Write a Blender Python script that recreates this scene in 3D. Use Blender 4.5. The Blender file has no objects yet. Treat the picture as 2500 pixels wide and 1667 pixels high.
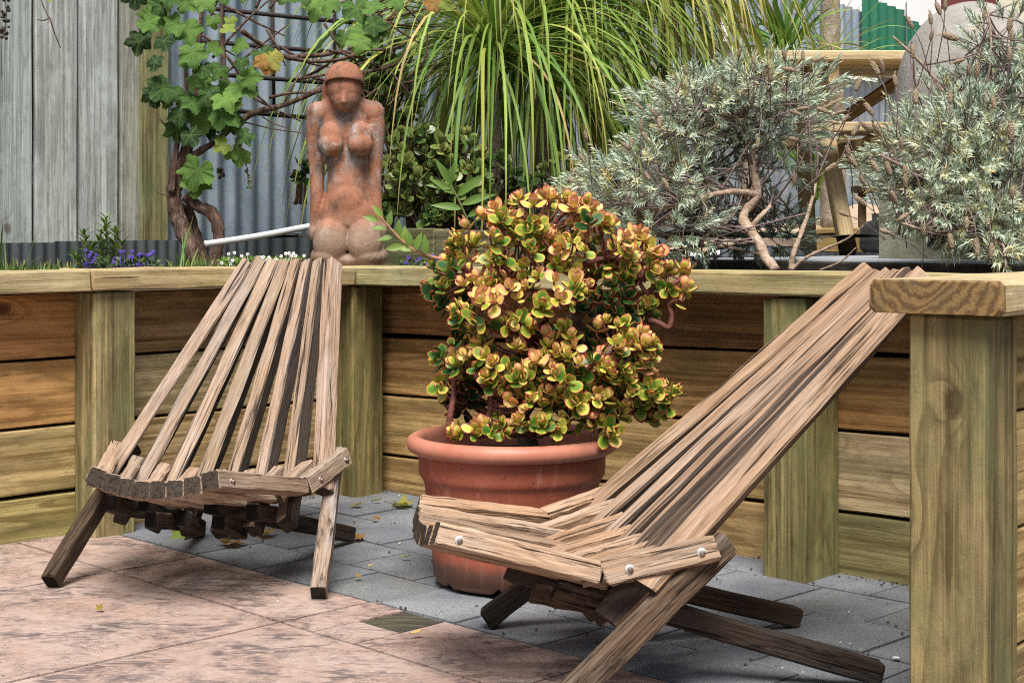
import bpy, math, random
from mathutils import Vector, Matrix, noise as mnoise
rnd = random.Random(7)
sc = bpy.context.scene
col = sc.collection

# ------------------------------------------------------------------ camera, sky, sun
F, YH, H = 3700.0, 575.0, 0.654          # focal length and horizon in photograph pixels, eye height
cam = bpy.data.objects.new('camera', bpy.data.cameras.new('camera'))
cam.data.lens = F / 2500 * 36
cam.data.sensor_width = 36
cam.data.shift_y = -(833.5 - YH) / 2500
cam.data.clip_start = .05
cam.data.clip_end = 500
cam.location = (0, 0, H)
cam.rotation_euler = (math.radians(90), 0, 0)
col.objects.link(cam)
sc.camera = cam
SUN_EL, SUN_AZ = math.radians(61), math.radians(182)   # azimuth from +Y clockwise: behind the camera
w = bpy.data.worlds.new('World'); sc.world = w; w.use_nodes = True
sky = w.node_tree.nodes.new('ShaderNodeTexSky')
sky.sky_type = 'NISHITA'; sky.sun_disc = False
sky.sun_elevation = SUN_EL; sky.sun_rotation = SUN_AZ
sky.air_density = 1.0; sky.dust_density = 5.0; sky.ozone_density = .6
bg = w.node_tree.nodes['Background']; bg.inputs['Strength'].default_value = .052
w.node_tree.links.new(sky.outputs[0], bg.inputs[0])
sun = bpy.data.objects.new('sun', bpy.data.lights.new('sun', 'SUN'))
sun.data.energy = 2.8; sun.data.angle = math.radians(30); sun.data.color = (1, .96, .9)
sd = Vector((math.sin(SUN_AZ) * math.cos(SUN_EL), math.cos(SUN_AZ) * math.cos(SUN_EL), math.sin(SUN_EL)))
sun.rotation_euler = sd.to_track_quat('Z', 'Y').to_euler()
col.objects.link(sun)
sc.view_settings.view_transform = 'Standard'
sc.view_settings.look = 'None'
sc.view_settings.exposure = 1.08
sc.view_settings.gamma = 1
sc.render.engine = 'CYCLES'
sc.cycles.max_bounces = 6
sc.cycles.use_denoising = False
sc.cycles.filter_width = 1.1

# ------------------------------------------------------------------ helpers
V = Vector
def P(px, py, Y):            # a point at depth Y seen at that place of the photograph
    return V(((px - 1250) / F * Y, Y, H - (py - YH) / F * Y))
def G(px, py, z=0.0):        # a point on the level z
    return P(px, py, (H - z) * F / (py - YH))
WM = {}
def link(o, parent=None, M=None):
    M = M if M is not None else Matrix()
    col.objects.link(o)
    WM[o.name] = M
    if parent is not None:
        o.parent = parent
        o.matrix_parent_inverse = WM[parent.name].inverted()
    o.matrix_basis = M
    return o
def tag(o, label=None, cat=None, group=None, kind=None):
    if label: o['label'] = label
    if cat: o['category'] = cat
    if group: o['group'] = group
    if kind: o['kind'] = kind
    return o
def thing(name, loc, label, cat, group=None, kind=None):
    o = bpy.data.objects.new(name, None)
    o.empty_display_size = .05
    link(o, None, Matrix.Translation(V(loc)))
    return tag(o, label, cat, group, kind)
def mesh(name, vs, fs, mat, smooth=False, attrs=None):
    me = bpy.data.meshes.new(name)
    me.from_pydata([tuple(v) for v in vs], [], fs)
    if mat: me.materials.append(mat)
    if smooth: me.polygons.foreach_set('use_smooth', [True] * len(me.polygons))
    if attrs:
        for k, vals in attrs.items():
            a = me.attributes.new(k, 'FLOAT', 'POINT'); a.data.foreach_set('value', vals)
    me.update()
    return me
def mk(name, vs, fs, mat, parent=None, smooth=False, M=None, attrs=None, color=None):
    o = bpy.data.objects.new(name, mesh(name, vs, fs, mat, smooth, attrs))
    if color: o.color = (*color, 1)
    return link(o, parent, M)
def put(name, me, M, parent=None, color=None):
    o = bpy.data.objects.new(name, me)
    if color: o.color = (*color, 1)
    return link(o, parent, M)
def frame(P0, P1, up=(0, 0, 1)):
    P0, P1, up = V(P0), V(P1), V(up)
    x = (P1 - P0); L = x.length; x.normalize()
    y = up.cross(x)
    if y.length < 1e-4: y = V((0, 1, 0)).cross(x)
    y.normalize(); z = x.cross(y)
    M = Matrix((x, y, z)).transposed().to_4x4(); M.translation = P0
    return M, L
def beam_geo(L, w, h, ch=.004, jit=.0008, seg=5, bow=0, endjit=.002, taper=0, skew0=0.0):
    a, b = w / 2, h / 2
    sec = [(a - ch, -b), (a, -b + ch), (a, b - ch), (a - ch, b), (-a + ch, b), (-a, b - ch), (-a, -b + ch), (-a + ch, -b)]
    vs, fs = [], []
    ex = [rnd.uniform(-endjit, endjit) for _ in range(4)]
    xs = [0, min(.004, L * .02)] + [L * i / seg for i in range(1, seg)] + [L - min(.004, L * .02), L]
    for i, x in enumerate(xs):
        k = .92 if i in (0, len(xs) - 1) else 1
        k *= 1 - taper * x / L
        by = bow * math.sin(math.pi * x / L)
        for j, (y, z) in enumerate(sec):
            xx = x
            if i <= 1: xx += y * skew0
            if i == 2 and skew0: xx += y * skew0 * .5
            if i <= 1: xx += ex[0] * y / a + ex[1] * z / b
            if i >= len(xs) - 2: xx += ex[2] * y / a + ex[3] * z / b
            vs.append((xx, y * k + by + rnd.uniform(-jit, jit), z * k + rnd.uniform(-jit, jit)))
    n = 8
    for i in range(len(xs) - 1):
        for j in range(n):
            fs.append((i * n + j, i * n + (j + 1) % n, (i + 1) * n + (j + 1) % n, (i + 1) * n + j))
    fs.append(tuple(reversed(range(n)))); fs.append(tuple(range((len(xs) - 1) * n, len(xs) * n)))
    fs = [tuple(reversed(f)) for f in fs]
    fs = [tuple(reversed(f)) for f in fs]
    return vs, fs
def beam(name, P0, P1, w, h, mat, parent=None, up=(0, 0, 1), color=None, **kw):
    M, L = frame(P0, P1, up)
    vs, fs = beam_geo(L, w, h, **kw)
    return mk(name, vs, fs, mat, parent, M=M, color=color)
def spline(pts, n=6):
    pts = [V(p) for p in pts]; out = []
    for i in range(len(pts) - 1):
        p0, p1, p2, p3 = pts[max(i - 1, 0)], pts[i], pts[i + 1], pts[min(i + 2, len(pts) - 1)]
        for k in range(n):
            t = k / n
            out.append(.5 * ((2 * p1) + (p2 - p0) * t + (2 * p0 - 5 * p1 + 4 * p2 - p3) * t * t + (3 * p1 - p0 - 3 * p2 + p3) * t ** 3))
    out.append(pts[-1]); return out
def lerp_list(rs, m):
    out = []
    for i in range(m):
        f = i / (m - 1) * (len(rs) - 1); k = min(int(f), len(rs) - 2)
        out.append(rs[k] + (rs[k + 1] - rs[k]) * (f - k))
    return out
def tube(pts, rs, ns=6, rough=0.0, buf=None):
    vs, fs = buf if buf else ([], [])
    base = len(vs); m = len(pts)
    prev = None
    for i, p in enumerate(pts):
        d = (pts[min(i + 1, m - 1)] - pts[max(i - 1, 0)])
        if d.length < 1e-9: d = V((0, 0, 1))
        d.normalize()
        u = d.cross(V((.31, .77, .55))) if prev is None else prev - d * prev.dot(d)
        if u.length < 1e-6: u = d.orthogonal()
        u.normalize(); prev = u; v = d.cross(u)
        for j in range(ns):
            a = 2 * math.pi * j / ns
            r = rs[i]
            if rough: r *= 1 + rough * mnoise.noise(V((j * 1.7, i * .45, base * .013))) 
            vs.append(p + (u * math.cos(a) + v * math.sin(a)) * r)
    for i in range(m - 1):
        for j in range(ns):
            fs.append((base + i * ns + j, base + i * ns + (j + 1) % ns, base + (i + 1) * ns + (j + 1) % ns, base + (i + 1) * ns + j))
    fs.append(tuple(base + j for j in reversed(range(ns)))); fs.append(tuple(base + (m - 1) * ns + j for j in range(ns)))
    return vs, fs
def tube_obj(name, pts, rs, mat, parent=None, ns=7, n=6, rough=0.0, color=None):
    q = spline(pts, n); r = lerp_list(rs, len(q))
    vs, fs = tube(q, r, ns, rough)
    return mk(name, vs, fs, mat, parent, smooth=True, color=color)
def lathe(prof, ns=48, cx=0, cy=0, buf=None):
    vs, fs = buf if buf else ([], [])
    b = len(vs)
    for r, z in prof:
        for j in range(ns):
            a = 2 * math.pi * j / ns
            vs.append(V((cx + r * math.cos(a), cy + r * math.sin(a), z)))
    for i in range(len(prof) - 1):
        for j in range(ns):
            fs.append((b + i * ns + j, b + i * ns + (j + 1) % ns, b + (i + 1) * ns + (j + 1) % ns, b + (i + 1) * ns + j))
    return vs, fs
def ellipsoid(c, r, nu=12, nv=8, buf=None, rot=None):
    vs, fs = buf if buf else ([], [])
    b = len(vs); c = V(c)
    for i in range(nv + 1):
        t = math.pi * i / nv
        for j in range(nu):
            a = 2 * math.pi * j / nu
            q = V((r[0] * math.sin(t) * math.cos(a), r[1] * math.sin(t) * math.sin(a), r[2] * math.cos(t)))
            if rot: q = rot @ q
            vs.append(c + q)
    for i in range(nv):
        for j in range(nu):
            fs.append((b + i * nu + j, b + (i + 1) * nu + j, b + (i + 1) * nu + (j + 1) % nu, b + i * nu + (j + 1) % nu))
    return vs, fs

# ------------------------------------------------------------------ materials
class Mat:
    def __init__(s, name, rough=.7, metal=0.0, spec=.3):
        s.m = bpy.data.materials.new(name); s.m.use_nodes = True
        s.t = s.m.node_tree; s.b = s.t.nodes['Principled BSDF']
        s.b.inputs['Roughness'].default_value = rough
        s.b.inputs['Metallic'].default_value = metal
        s.b.inputs['Specular IOR Level'].default_value = spec
    def put(s, sock, v):
        if v is None: return
        if isinstance(v, bpy.types.NodeSocket): s.t.links.new(v, sock)
        else:
            try: sock.default_value = v
            except Exception: sock.default_value = (*v, 1)
    def n(s, typ, ins=None, out=0, **attrs):
        nd = s.t.nodes.new('ShaderNode' + typ)
        for k, v in attrs.items(): setattr(nd, k, v)
        for k, v in (ins or {}).items(): s.put(nd.inputs[k], v)
        return nd.outputs[out]
    def math(s, op, a, b=None, c=None, clamp=False):
        d = {0: a}
        if b is not None: d[1] = b
        if c is not None: d[2] = c
        return s.n('Math', d, operation=op, use_clamp=clamp)
    def mix(s, f, a, b, mode='MIX'):
        nd = s.t.nodes.new('ShaderNodeMix'); nd.data_type = 'RGBA'; nd.blend_type = mode
        s.put(nd.inputs[0], f); s.put(nd.inputs[6], a); s.put(nd.inputs[7], b)
        return nd.outputs[2]
    def ramp(s, f, stops, smooth=False):
        nd = s.t.nodes.new('ShaderNodeValToRGB'); s.put(nd.inputs[0], f)
        cr = nd.color_ramp
        if smooth: cr.interpolation = 'EASE'
        while len(cr.elements) < len(stops): cr.elements.new(.5)
        for e, (p, c) in zip(cr.elements, stops):
            e.position = p; e.color = (*c, 1) if not isinstance(c, (int, float)) else (c, c, c, 1)
        return nd.outputs[0]
    def coord(s, kind='Object', scale=(1, 1, 1), rand=True):
        c = s.n('TexCoord', out={'Object': 3, 'Generated': 0}[kind])
        if rand:
            r = s.n('ObjectInfo', out=5)
            r2 = s.n('CombineXYZ', {0: s.math('MULTIPLY', r, 37.0), 1: s.math('MULTIPLY', r, 91.0), 2: s.math('MULTIPLY', r, 53.0)})
            c = s.n('VectorMath', {0: c, 1: r2}, operation='ADD')
        return s.n('VectorMath', {0: c, 1: scale}, operation='MULTIPLY')
    def world(s, scale=(1, 1, 1)):
        g = s.n('NewGeometry', out=0)
        return s.n('VectorMath', {0: g, 1: scale}, operation='MULTIPLY')
    def noise(s, v, scale, detail=3, rough=.55, dist=0):
        return s.n('TexNoise', {'Vector': v, 'Scale': scale, 'Detail': detail, 'Roughness': rough, 'Distortion': dist})
    def sca(s, v, k): return s.n('VectorMath', {0: v, 1: k}, operation='MULTIPLY')
    def bump(s, h, strength=.4, dist=.002, nrm=None):
        d = {'Height': h, 'Strength': strength, 'Distance': dist}
        if nrm is not None: d['Normal'] = nrm
        return s.n('Bump', d)
    def done(s, color=None, normal=None, rough=None, metal=None):
        s.put(s.b.inputs['Base Color'], color); s.put(s.b.inputs['Normal'], normal)
        s.put(s.b.inputs['Roughness'], rough); s.put(s.b.inputs['Metallic'], metal)
        return s.m
    def ocol(s): return s.n('ObjectInfo', out=1)

def wood_pine(name, dark, light, moss=(.16, .17, .06), mossamt=.5, ring=13, knot=True, sawn=.5, rough=.78):
    """sawn softwood: growth bands running along local X, thin dark latewood lines, small knots, weather stains"""
    s = Mat(name, rough)
    v = s.coord(scale=(1, 1, 1))
    warp = s.noise(s.sca(v, (3.0, 9, 9)), 1.0, 2, .5)
    field = s.noise(s.sca(v, (.42, 7.5, 7.5)), 1.0, 1.0, .4)
    field = s.math('ADD', field, s.math('MULTIPLY', warp, .055))
    if knot:
        kv = s.sca(v, (3.6, .5, 4.8))
        vd = s.n('TexVoronoi', {'Vector': s.n('VectorMath', {0: kv, 1: s.sca(s.n('TexNoise', {'Vector': v, 'Scale': 30.0}, out=1), (.06, .06, .06))}, operation='ADD'), 'Scale': 1.0, 'Randomness': 1.0}, out=0)
        kf = s.math('POWER', 2.718, s.math('MULTIPLY', s.math('MULTIPLY', vd, vd), -60.0))
        field = s.math('ADD', field, s.math('MULTIPLY', kf, .16))
        kmask = s.ramp(vd, [(.05, 1), (.085, 0)])
    fr = s.math('FRACT', s.math('MULTIPLY', field, float(ring)))
    late = s.ramp(fr, [(0, 0), (.55, .12), (.86, 1), (.93, 1), (1, 0)])
    fade = s.ramp(s.noise(s.sca(v, (1.1, 6, 6)), 1.0, 2), [(.35, .35), (.65, 1)])
    late = s.math('MULTIPLY', late, fade)
    fib = s.noise(s.sca(v, (5, 210, 210)), 1.0, 4, .7)
    band = s.noise(s.sca(v, (1.1, 62, 62)), 1.0, 4, .65)
    f = s.math('ADD', s.math('MULTIPLY', band, .75), s.math('MULTIPLY', fib, .35))
    c = s.mix(s.ramp(f, [(.45, 1), (.64, 0)]), light, dark)
    c = s.mix(s.math('MULTIPLY', late, .85), c, dark)
    if knot: c = s.mix(s.math('MULTIPLY', kmask, .85), c, (.06, .03, .013))
    big = s.noise(s.sca(v, (5, 13, 13)), 1.0, 5, .7)
    c = s.mix(s.ramp(big, [(.42, 0), (.7, mossamt)]), c, moss)
    bl = s.noise(s.sca(v, (3.5, 7, 7)), 1.7, 4, .65)
    c = s.mix(s.ramp(bl, [(.52, 0), (.72, .5)]), c, s.mix(1.0, light, (1.12, 1.15, 1.2), 'MULTIPLY'))
    st = s.noise(s.sca(v, (1.6, 16, 16)), 2.0, 5, .72)
    c = s.mix(s.ramp(st, [(.54, 0), (.76, .7)]), c, (.05, .042, .026))
    mot = s.noise(s.sca(v, (22, 60, 60)), 1.0, 4, .7)
    c = s.mix(s.ramp(mot, [(.52, 0), (.72, .45)]), c, s.mix(1.0, dark, (.55, .6, .5), 'MULTIPLY'))
    ck = s.noise(s.sca(v, (1.5, 85, 85)), 1.0, 2, .5, .3)
    crack = s.ramp(ck, [(.25, 1), (.285, 0)])
    c = s.mix(s.math('MULTIPLY', crack, .8), c, (.025, .018, .01))
    pit = s.noise(v, 420, 2, .5)
    c = s.mix(s.ramp(pit, [(.62, 0), (.75, .35)]), c, (.06, .045, .025))
    c = s.mix(1.0, c, s.ocol(), 'MULTIPLY')
    saw = s.math('SINE', s.math('MULTIPLY', s.n('SeparateXYZ', {0: v}, out=2), 1700.0))
    h = s.math('ADD', s.math('ADD', s.math('MULTIPLY', fib, .8), s.math('MULTIPLY', late, -.2)), s.math('MULTIPLY', saw, sawn * .07))
    h = s.math('SUBTRACT', s.math('ADD', h, s.math('MULTIPLY', s.noise(v, 240, 3), .45)), crack)
    return s.done(c, s.bump(h, .65, .0018))

def wood_weathered(name, sides=0.0, blot=1.0):
    s = Mat(name, .85, spec=.2)
    v = s.coord()
    n1 = s.noise(s.sca(v, (3.2, 34, 34)), 1.0, 3, .6)
    rg = s.math('MULTIPLY_ADD', s.math('SINE', s.math('MULTIPLY', n1, 60.0)), .5, .5)
    fib = s.noise(s.sca(v, (8, 240, 240)), 1.0, 4, .7)
    crk = s.noise(s.sca(v, (5, 150, 150)), 1.0, 3, .6, .25)
    crack = s.ramp(crk, [(.32, 1), (.42, 0)])
    c = s.ramp(fib, [(.25, (.15, .10, .065)), (.5, (.35, .25, .17)), (.75, (.51, .39, .285))])
    c = s.mix(s.math('MULTIPLY', rg, .3), c, (.22, .145, .095))
    pat = s.noise(s.sca(v, (5, 26, 26)), 1.0, 5, .7)
    c = s.mix(s.ramp(pat, [(.46, 0), (.66, .35 + .5 * blot)]), c, (.42, .385, .35))
    dk = s.noise(s.sca(v, (8, 40, 40)), 1.3, 5, .72)
    c = s.mix(s.ramp(dk, [(.53, 0), (.66, .22 + .7 * blot)]), c, (.035, .027, .022))
    nz0 = s.n('VectorTransform', {0: s.n('NewGeometry', out=1)}, vector_type='NORMAL', convert_from='WORLD', convert_to='OBJECT')
    nx = s.math('ABSOLUTE', s.n('SeparateXYZ', {0: nz0}, out=0))   # cut ends have gone nearly black
    eg = s.noise(v, 130, 4, .7)
    c = s.mix(s.math('MULTIPLY', s.ramp(nx, [(.55, 0), (.75, 1)]), .93), c, s.mix(s.ramp(eg, [(.35, 0), (.7, 1)]), (.007, .006, .005), (.05, .04, .03)))
    if sides:      # narrow faces: grey weathering, with shade between slats painted in near black
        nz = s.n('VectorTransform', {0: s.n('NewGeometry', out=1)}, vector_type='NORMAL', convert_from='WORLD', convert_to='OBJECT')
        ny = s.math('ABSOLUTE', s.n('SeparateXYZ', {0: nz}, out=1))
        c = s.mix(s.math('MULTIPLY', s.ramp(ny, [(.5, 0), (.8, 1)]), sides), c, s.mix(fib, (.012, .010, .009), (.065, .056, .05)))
    c = s.mix(crack, c, (.03, .02, .014))
    c = s.mix(1.0, c, s.ocol(), 'MULTIPLY')
    h = s.math('SUBTRACT', s.math('ADD', s.math('MULTIPLY', fib, .6), s.math('MULTIPLY', rg, .25)), s.math('MULTIPLY', crack, .9))
    return s.done(c, s.bump(h, .9, .0022))

def mat_simple(name, c1, c2, scale=30, rough=.7, bump=.3, bscale=120, bdist=.002, metal=0, spec=.3, space='world', mul=False):
    s = Mat(name, rough, metal, spec)
    v = s.world() if space == 'world' else s.coord()
    n = s.noise(v, scale, 4, .6)
    c = s.mix(s.ramp(n, [(.3, 0), (.7, 1)]), c1, c2)
    if mul: c = s.mix(1.0, c, s.ocol(), 'MULTIPLY')
    return s.done(c, s.bump(s.noise(v, bscale, 4, .65), bump, bdist))

def leaf_mat(name, stops, edge=None, edge_pow=(.75, .98), rough=.45, trans=.25, vein=False, spec=.35, grad=0.0):
    """leaf colour by the leaf's own 'hue' value; 'rim' runs 0 in the middle to 1 at the edge"""
    s = Mat(name, rough, spec=spec)
    hue = s.n('Attribute', attribute_name='hue', out=2)
    rim = s.n('Attribute', attribute_name='rim', out=2)
    v = s.coord(rand=True)
    n = s.noise(v, 60, 3)
    if grad: hue = s.math('ADD', hue, s.math('MULTIPLY', s.math('SUBTRACT', rim, .42), grad), clamp=True)
    c = s.ramp(hue, stops)
    c = s.mix(s.math('MULTIPLY', n, .35), c, s.mix(1.0, c, (.45, .5, .4), 'MULTIPLY'))
    nrm = None
    if vein:
        vn = s.n('Attribute', attribute_name='vein', out=2)
        c = s.mix(s.math('MULTIPLY', vn, .35), c, (.26, .36, .10))
        blot = s.noise(v, 22, 4, .65)
        c = s.mix(s.ramp(blot, [(.55, 0), (.78, .6)]), c, (.30, .26, .06))
        nrm = s.bump(s.math('ADD', s.math('MULTIPLY', vn, -.6), s.noise(v, 90, 2)), .6, .003)
    if edge:
        c = s.mix(s.ramp(s.math('ADD', rim, s.math('MULTIPLY', s.math('SUBTRACT', n, .5), .3)), [(edge_pow[0], 0), (edge_pow[1], 1)]), c, edge)
    s.done(c, nrm)
    if trans:
        tr = s.t.nodes.new('ShaderNodeBsdfTranslucent'); s.t.links.new(s.mix(1.0, c, (1.0, 1.0, .55), 'MULTIPLY'), tr.inputs[0])
        mx = s.t.nodes.new('ShaderNodeMixShader'); mx.inputs[0].default_value = trans
        o = s.t.nodes['Material Output']
        s.t.links.new(s.b.outputs[0], mx.inputs[1]); s.t.links.new(tr.outputs[0], mx.inputs[2]); s.t.links.new(mx.outputs[0], o.inputs[0])
    return s.m

PINE = wood_pine('treated_pine', (.215, .135, .062), (.64, .475, .27), moss=(.24, .22, .12), mossamt=.5)
POST = wood_pine('post_pine', (.10, .072, .036), (.38, .305, .18), moss=(.15, .162, .085), mossamt=.9, ring=12, sawn=.9)
CAPW = wood_pine('cap_pine', (.30, .23, .12), (.56, .48, .32), moss=(.30, .31, .19), mossamt=.5, ring=7, knot=False)
FENCEW = wood_pine('grey_paling', (.20, .215, .205), (.52, .55, .53), moss=(.36, .39, .35), mossamt=.5, ring=8, sawn=.8)
OLD = wood_weathered('weathered_stick')
OLDS = wood_weathered('weathered_slat_shaded', .9, .0)
OLDT = wood_weathered('weathered_seat', 0.0, .0)
NEW = wood_pine('new_pine', (.40, .29, .15), (.66, .54, .35), mossamt=.1, ring=8, knot=False)
# ------------------------------------------------------------------ garden axes: t runs along the right wall, n across it
Q = .70710678
def U(n, t, z=0.0): return V((Q * (n + t), Q * (n - t), z))
ER, EN = V((Q, -Q, 0)), V((Q, Q, 0))
def n_at(px, t): r = (px - 1250) / F; return -t * (1 + r) / (1 - r)
def t_at(px, n): r = (px - 1250) / F; return -n * (1 - r) / (1 + r)
NW, TW = 2.53, -3.05            # faces of the right and left retaining walls

# --- ground under everything
SOIL = mat_simple('soil', (.035, .025, .017), (.10, .07, .045), 35, .95, 1.0, 60, .02)
SAND = mat_simple('sandy_soil', (.36, .26, .18), (.52, .40, .29), 14, .95, .8, 60, .012)
gvs, gfs = [], []
for i in range(9):
    for j in range(9):
        gvs.append(((i - 4) * 50, (j - 4) * 50, -.06))
for i in range(8):
    for j in range(8):
        gfs.append((i * 9 + j, (i + 1) * 9 + j, (i + 1) * 9 + j + 1, i * 9 + j + 1))
tag(mk('ground', gvs, gfs, SOIL), 'dark soil ground below the patio', 'ground', kind='structure')

# --- stamped pink concrete patio, slabs with recessed joints
def stamped():
    s = Mat('stamped_concrete', .6, spec=.35)
    v = s.world()
    vv = s.sca(v, (1, 1.6, 1))
    a = s.noise(vv, 5, 5, .6, .4)
    b = s.noise(s.sca(v, (1.0, 1.0, 1)), 60, 4, .7)
    base = s.mix(s.ramp(a, [(.3, 0), (.7, 1)]), (.32, .205, .163), (.405, .31, .265))
    base = s.mix(s.ramp(b, [(.4, 0), (.75, .5)]), base, (.46, .39, .355))
    blot = s.noise(s.sca(v, (1, 1, 1)), 7, 6, .66, .8)
    blot2 = s.noise(s.sca(v, (1, 2.2, 1)), 22, 4, .6, 1.0)
    m = s.math('MULTIPLY', s.ramp(blot, [(.45, 0), (.58, 1)]), s.ramp(blot2, [(.43, 0), (.58, 1)]))
    c = s.mix(s.math('MULTIPLY', m, .82), base, (.09, .075, .08))
    ln = s.noise(s.sca(v, (1, 3, 1)), 36, 3, .6, 1.4)
    ridge = s.ramp(s.math('ABSOLUTE', s.math('SUBTRACT', ln, .5)), [(.0, 1), (.022, 0)])
    ridge = s.math('MULTIPLY', ridge, s.ramp(s.noise(v, 11, 2), [(.5, 0), (.62, 1)]))
    c = s.mix(s.math('MULTIPLY', ridge, .7), c, (.13, .085, .075))
    h = s.math('ADD', s.math('ADD', s.math('MULTIPLY', s.noise(v, 26, 4, .6, .6), 1.0), s.math('MULTIPLY', b, .25)), s.math('MULTIPLY', s.math('ADD', m, ridge), -.35))
    return s.done(c, s.bump(h, .7, .008), s.ramp(b, [(.3, .5), (.8, .75)]))
STAMP = stamped()
JOINT = mat_simple('joint_mortar', (.07, .075, .09), (.13, .13, .145), 60, .9, .6, 200)
SANDJ = mat_simple('joint_sand', (.05, .045, .04), (.14, .12, .10), 90, .95, .9, 300, .004)
def sheet(name, n0, n1, t0, t1, z, mat):
    return mk(name, [U(n0, t0, z), U(n0, t1, z), U(n1, t1, z), U(n1, t0, z)], [(0, 1, 2, 3)], mat)
patio = tag(sheet('patio', -3.0, 1.744, -3.3, 3.5, -.007, JOINT), 'pink stamped concrete patio with scored joints and dark stains', 'patio', kind='structure')
def slab_piece(name, n0, n1, t0, t1, z, mat, parent, gap, div=6, amp=.0012, th=.03, rough_edge=.0015, color=None):
    vs, fs = [], []
    a0, a1, b0, b1 = n0 + gap, n1 - gap, t0 + gap, t1 - gap
    ce = U((n0 + n1) / 2, (t0 + t1) / 2, 0)
    dn = max(2, int((n1 - n0) / .55 * div)); dt = max(2, int((t1 - t0) / .55 * div))
    idx = {}
    for i in range(dn + 1):
        for j in range(dt + 1):
            n_ = a0 + (a1 - a0) * i / dn; t_ = b0 + (b1 - b0) * j / dt
            e = i in (0, dn) or j in (0, dt)
            if e: n_ += rnd.uniform(-1, 1) * rough_edge; t_ += rnd.uniform(-1, 1) * rough_edge
            zz = z + amp * mnoise.noise(V((n_ * 9, t_ * 9, z * 100))) - (.0025 if e else 0)
            idx[i, j] = len(vs); vs.append(U(n_, t_, zz) - ce)
    for i in range(dn):
        for j in range(dt):
            fs.append((idx[i, j], idx[i, j + 1], idx[i + 1, j + 1], idx[i + 1, j]))
    ring = [idx[0, j] for j in range(dt + 1)] + [idx[i, dt] for i in range(1, dn + 1)] + [idx[dn, j] for j in range(dt - 1, -1, -1)] + [idx[i, 0] for i in range(dn - 1, 0, -1)]
    low = []
    for k in ring:
        low.append(len(vs)); vs.append(V((vs[k].x, vs[k].y, z - th)))
    m = len(ring)
    for k in range(m): fs.append((ring[k], low[k], low[(k + 1) % m], ring[(k + 1) % m]))
    return mk(name, vs, fs, mat, parent, M=Matrix.Translation(ce), color=color)
NL = [-.65, -.10, .45, 1.0, 1.545, 1.744]
TL = [-3.049, -2.65, -2.1, -1.555, -1.005, -.45, .1, .65]
for i in range(len(NL) - 1):
    for j in range(len(TL) - 1):
        n0, n1, t0, t1 = NL[i], NL[i + 1], TL[j], TL[j + 1]
        if i == 4 and j == 2:      # the strip with the timber block let into it
            slab_piece('slab', n0, n1, t0, -2.012, 0, STAMP, patio, .0022)
            slab_piece('slab', n0, 1.642, -2.012, -1.905, 0, STAMP, patio, .0004)
            slab_piece('slab', n0, n1, -1.905, t1, 0, STAMP, patio, .0022)
            continue
        slab_piece('slab', n0, n1, t0, t1, 0, STAMP, patio, .0042)
BLOCKW = wood_pine('dark_block', (.025, .022, .016), (.085, .078, .058), mossamt=.2, ring=10, knot=False)
ti = slab_piece('timber_block', 1.643, 1.744, -2.010, -1.907, -.001, BLOCKW, None, .003, div=20, amp=.002, rough_edge=.003)
tag(ti, 'dark square of old timber set into the pink patio edge', 'timber block')

# --- grey pavers
def pavermat():
    s = Mat('grey_paver', .85, spec=.25)
    v = s.world()
    a = s.noise(v, 7, 4, .6); b = s.noise(v, 240, 3, .7); g = s.noise(v, 700, 2, .6)
    c = s.mix(s.ramp(a, [(.3, 0), (.7, 1)]), (.135, .15, .17), (.245, .258, .27))
    c = s.mix(s.ramp(b, [(.42, 0), (.7, .75)]), c, (.06, .065, .07))
    c = s.mix(s.ramp(g, [(.58, 0), (.74, .4)]), c, (.36, .365, .37))
    d = s.noise(v, 3.2, 4, .7)
    c = s.mix(s.ramp(d, [(.55, 0), (.78, .6)]), c, (.09, .075, .055))
    c = s.mix(1.0, c, s.ocol(), 'MULTIPLY')
    return s.done(c, s.bump(s.math('ADD', s.math('MULTIPLY', b, .8), s.math('MULTIPLY', g, .5)), .8, .0022))
PAVER = pavermat()
paving = tag(sheet('paving', 1.744, 2.6, -3.2, 3.5, -.0065, SANDJ), 'grey concrete paver strip running along the retaining wall', 'paving', kind='structure')
ROWS = [1.746, 1.911, 2.078, 2.246, 2.414, 2.58]
for i in range(5):
    t0 = -3.16 + (.0 if i % 2 else .098)
    while t0 < .8:
        t1 = t0 + .196
        k = rnd.uniform(.86, 1.16); b_ = rnd.uniform(.97, 1.06)
        slab_piece('paver', ROWS[i], ROWS[i + 1], t0, t1, rnd.uniform(-.0015, .0015), PAVER, paving, .0024, div=9, amp=.0012, rough_edge=.0012, color=(k, k, k * b_))
        t0 = t1
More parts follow.
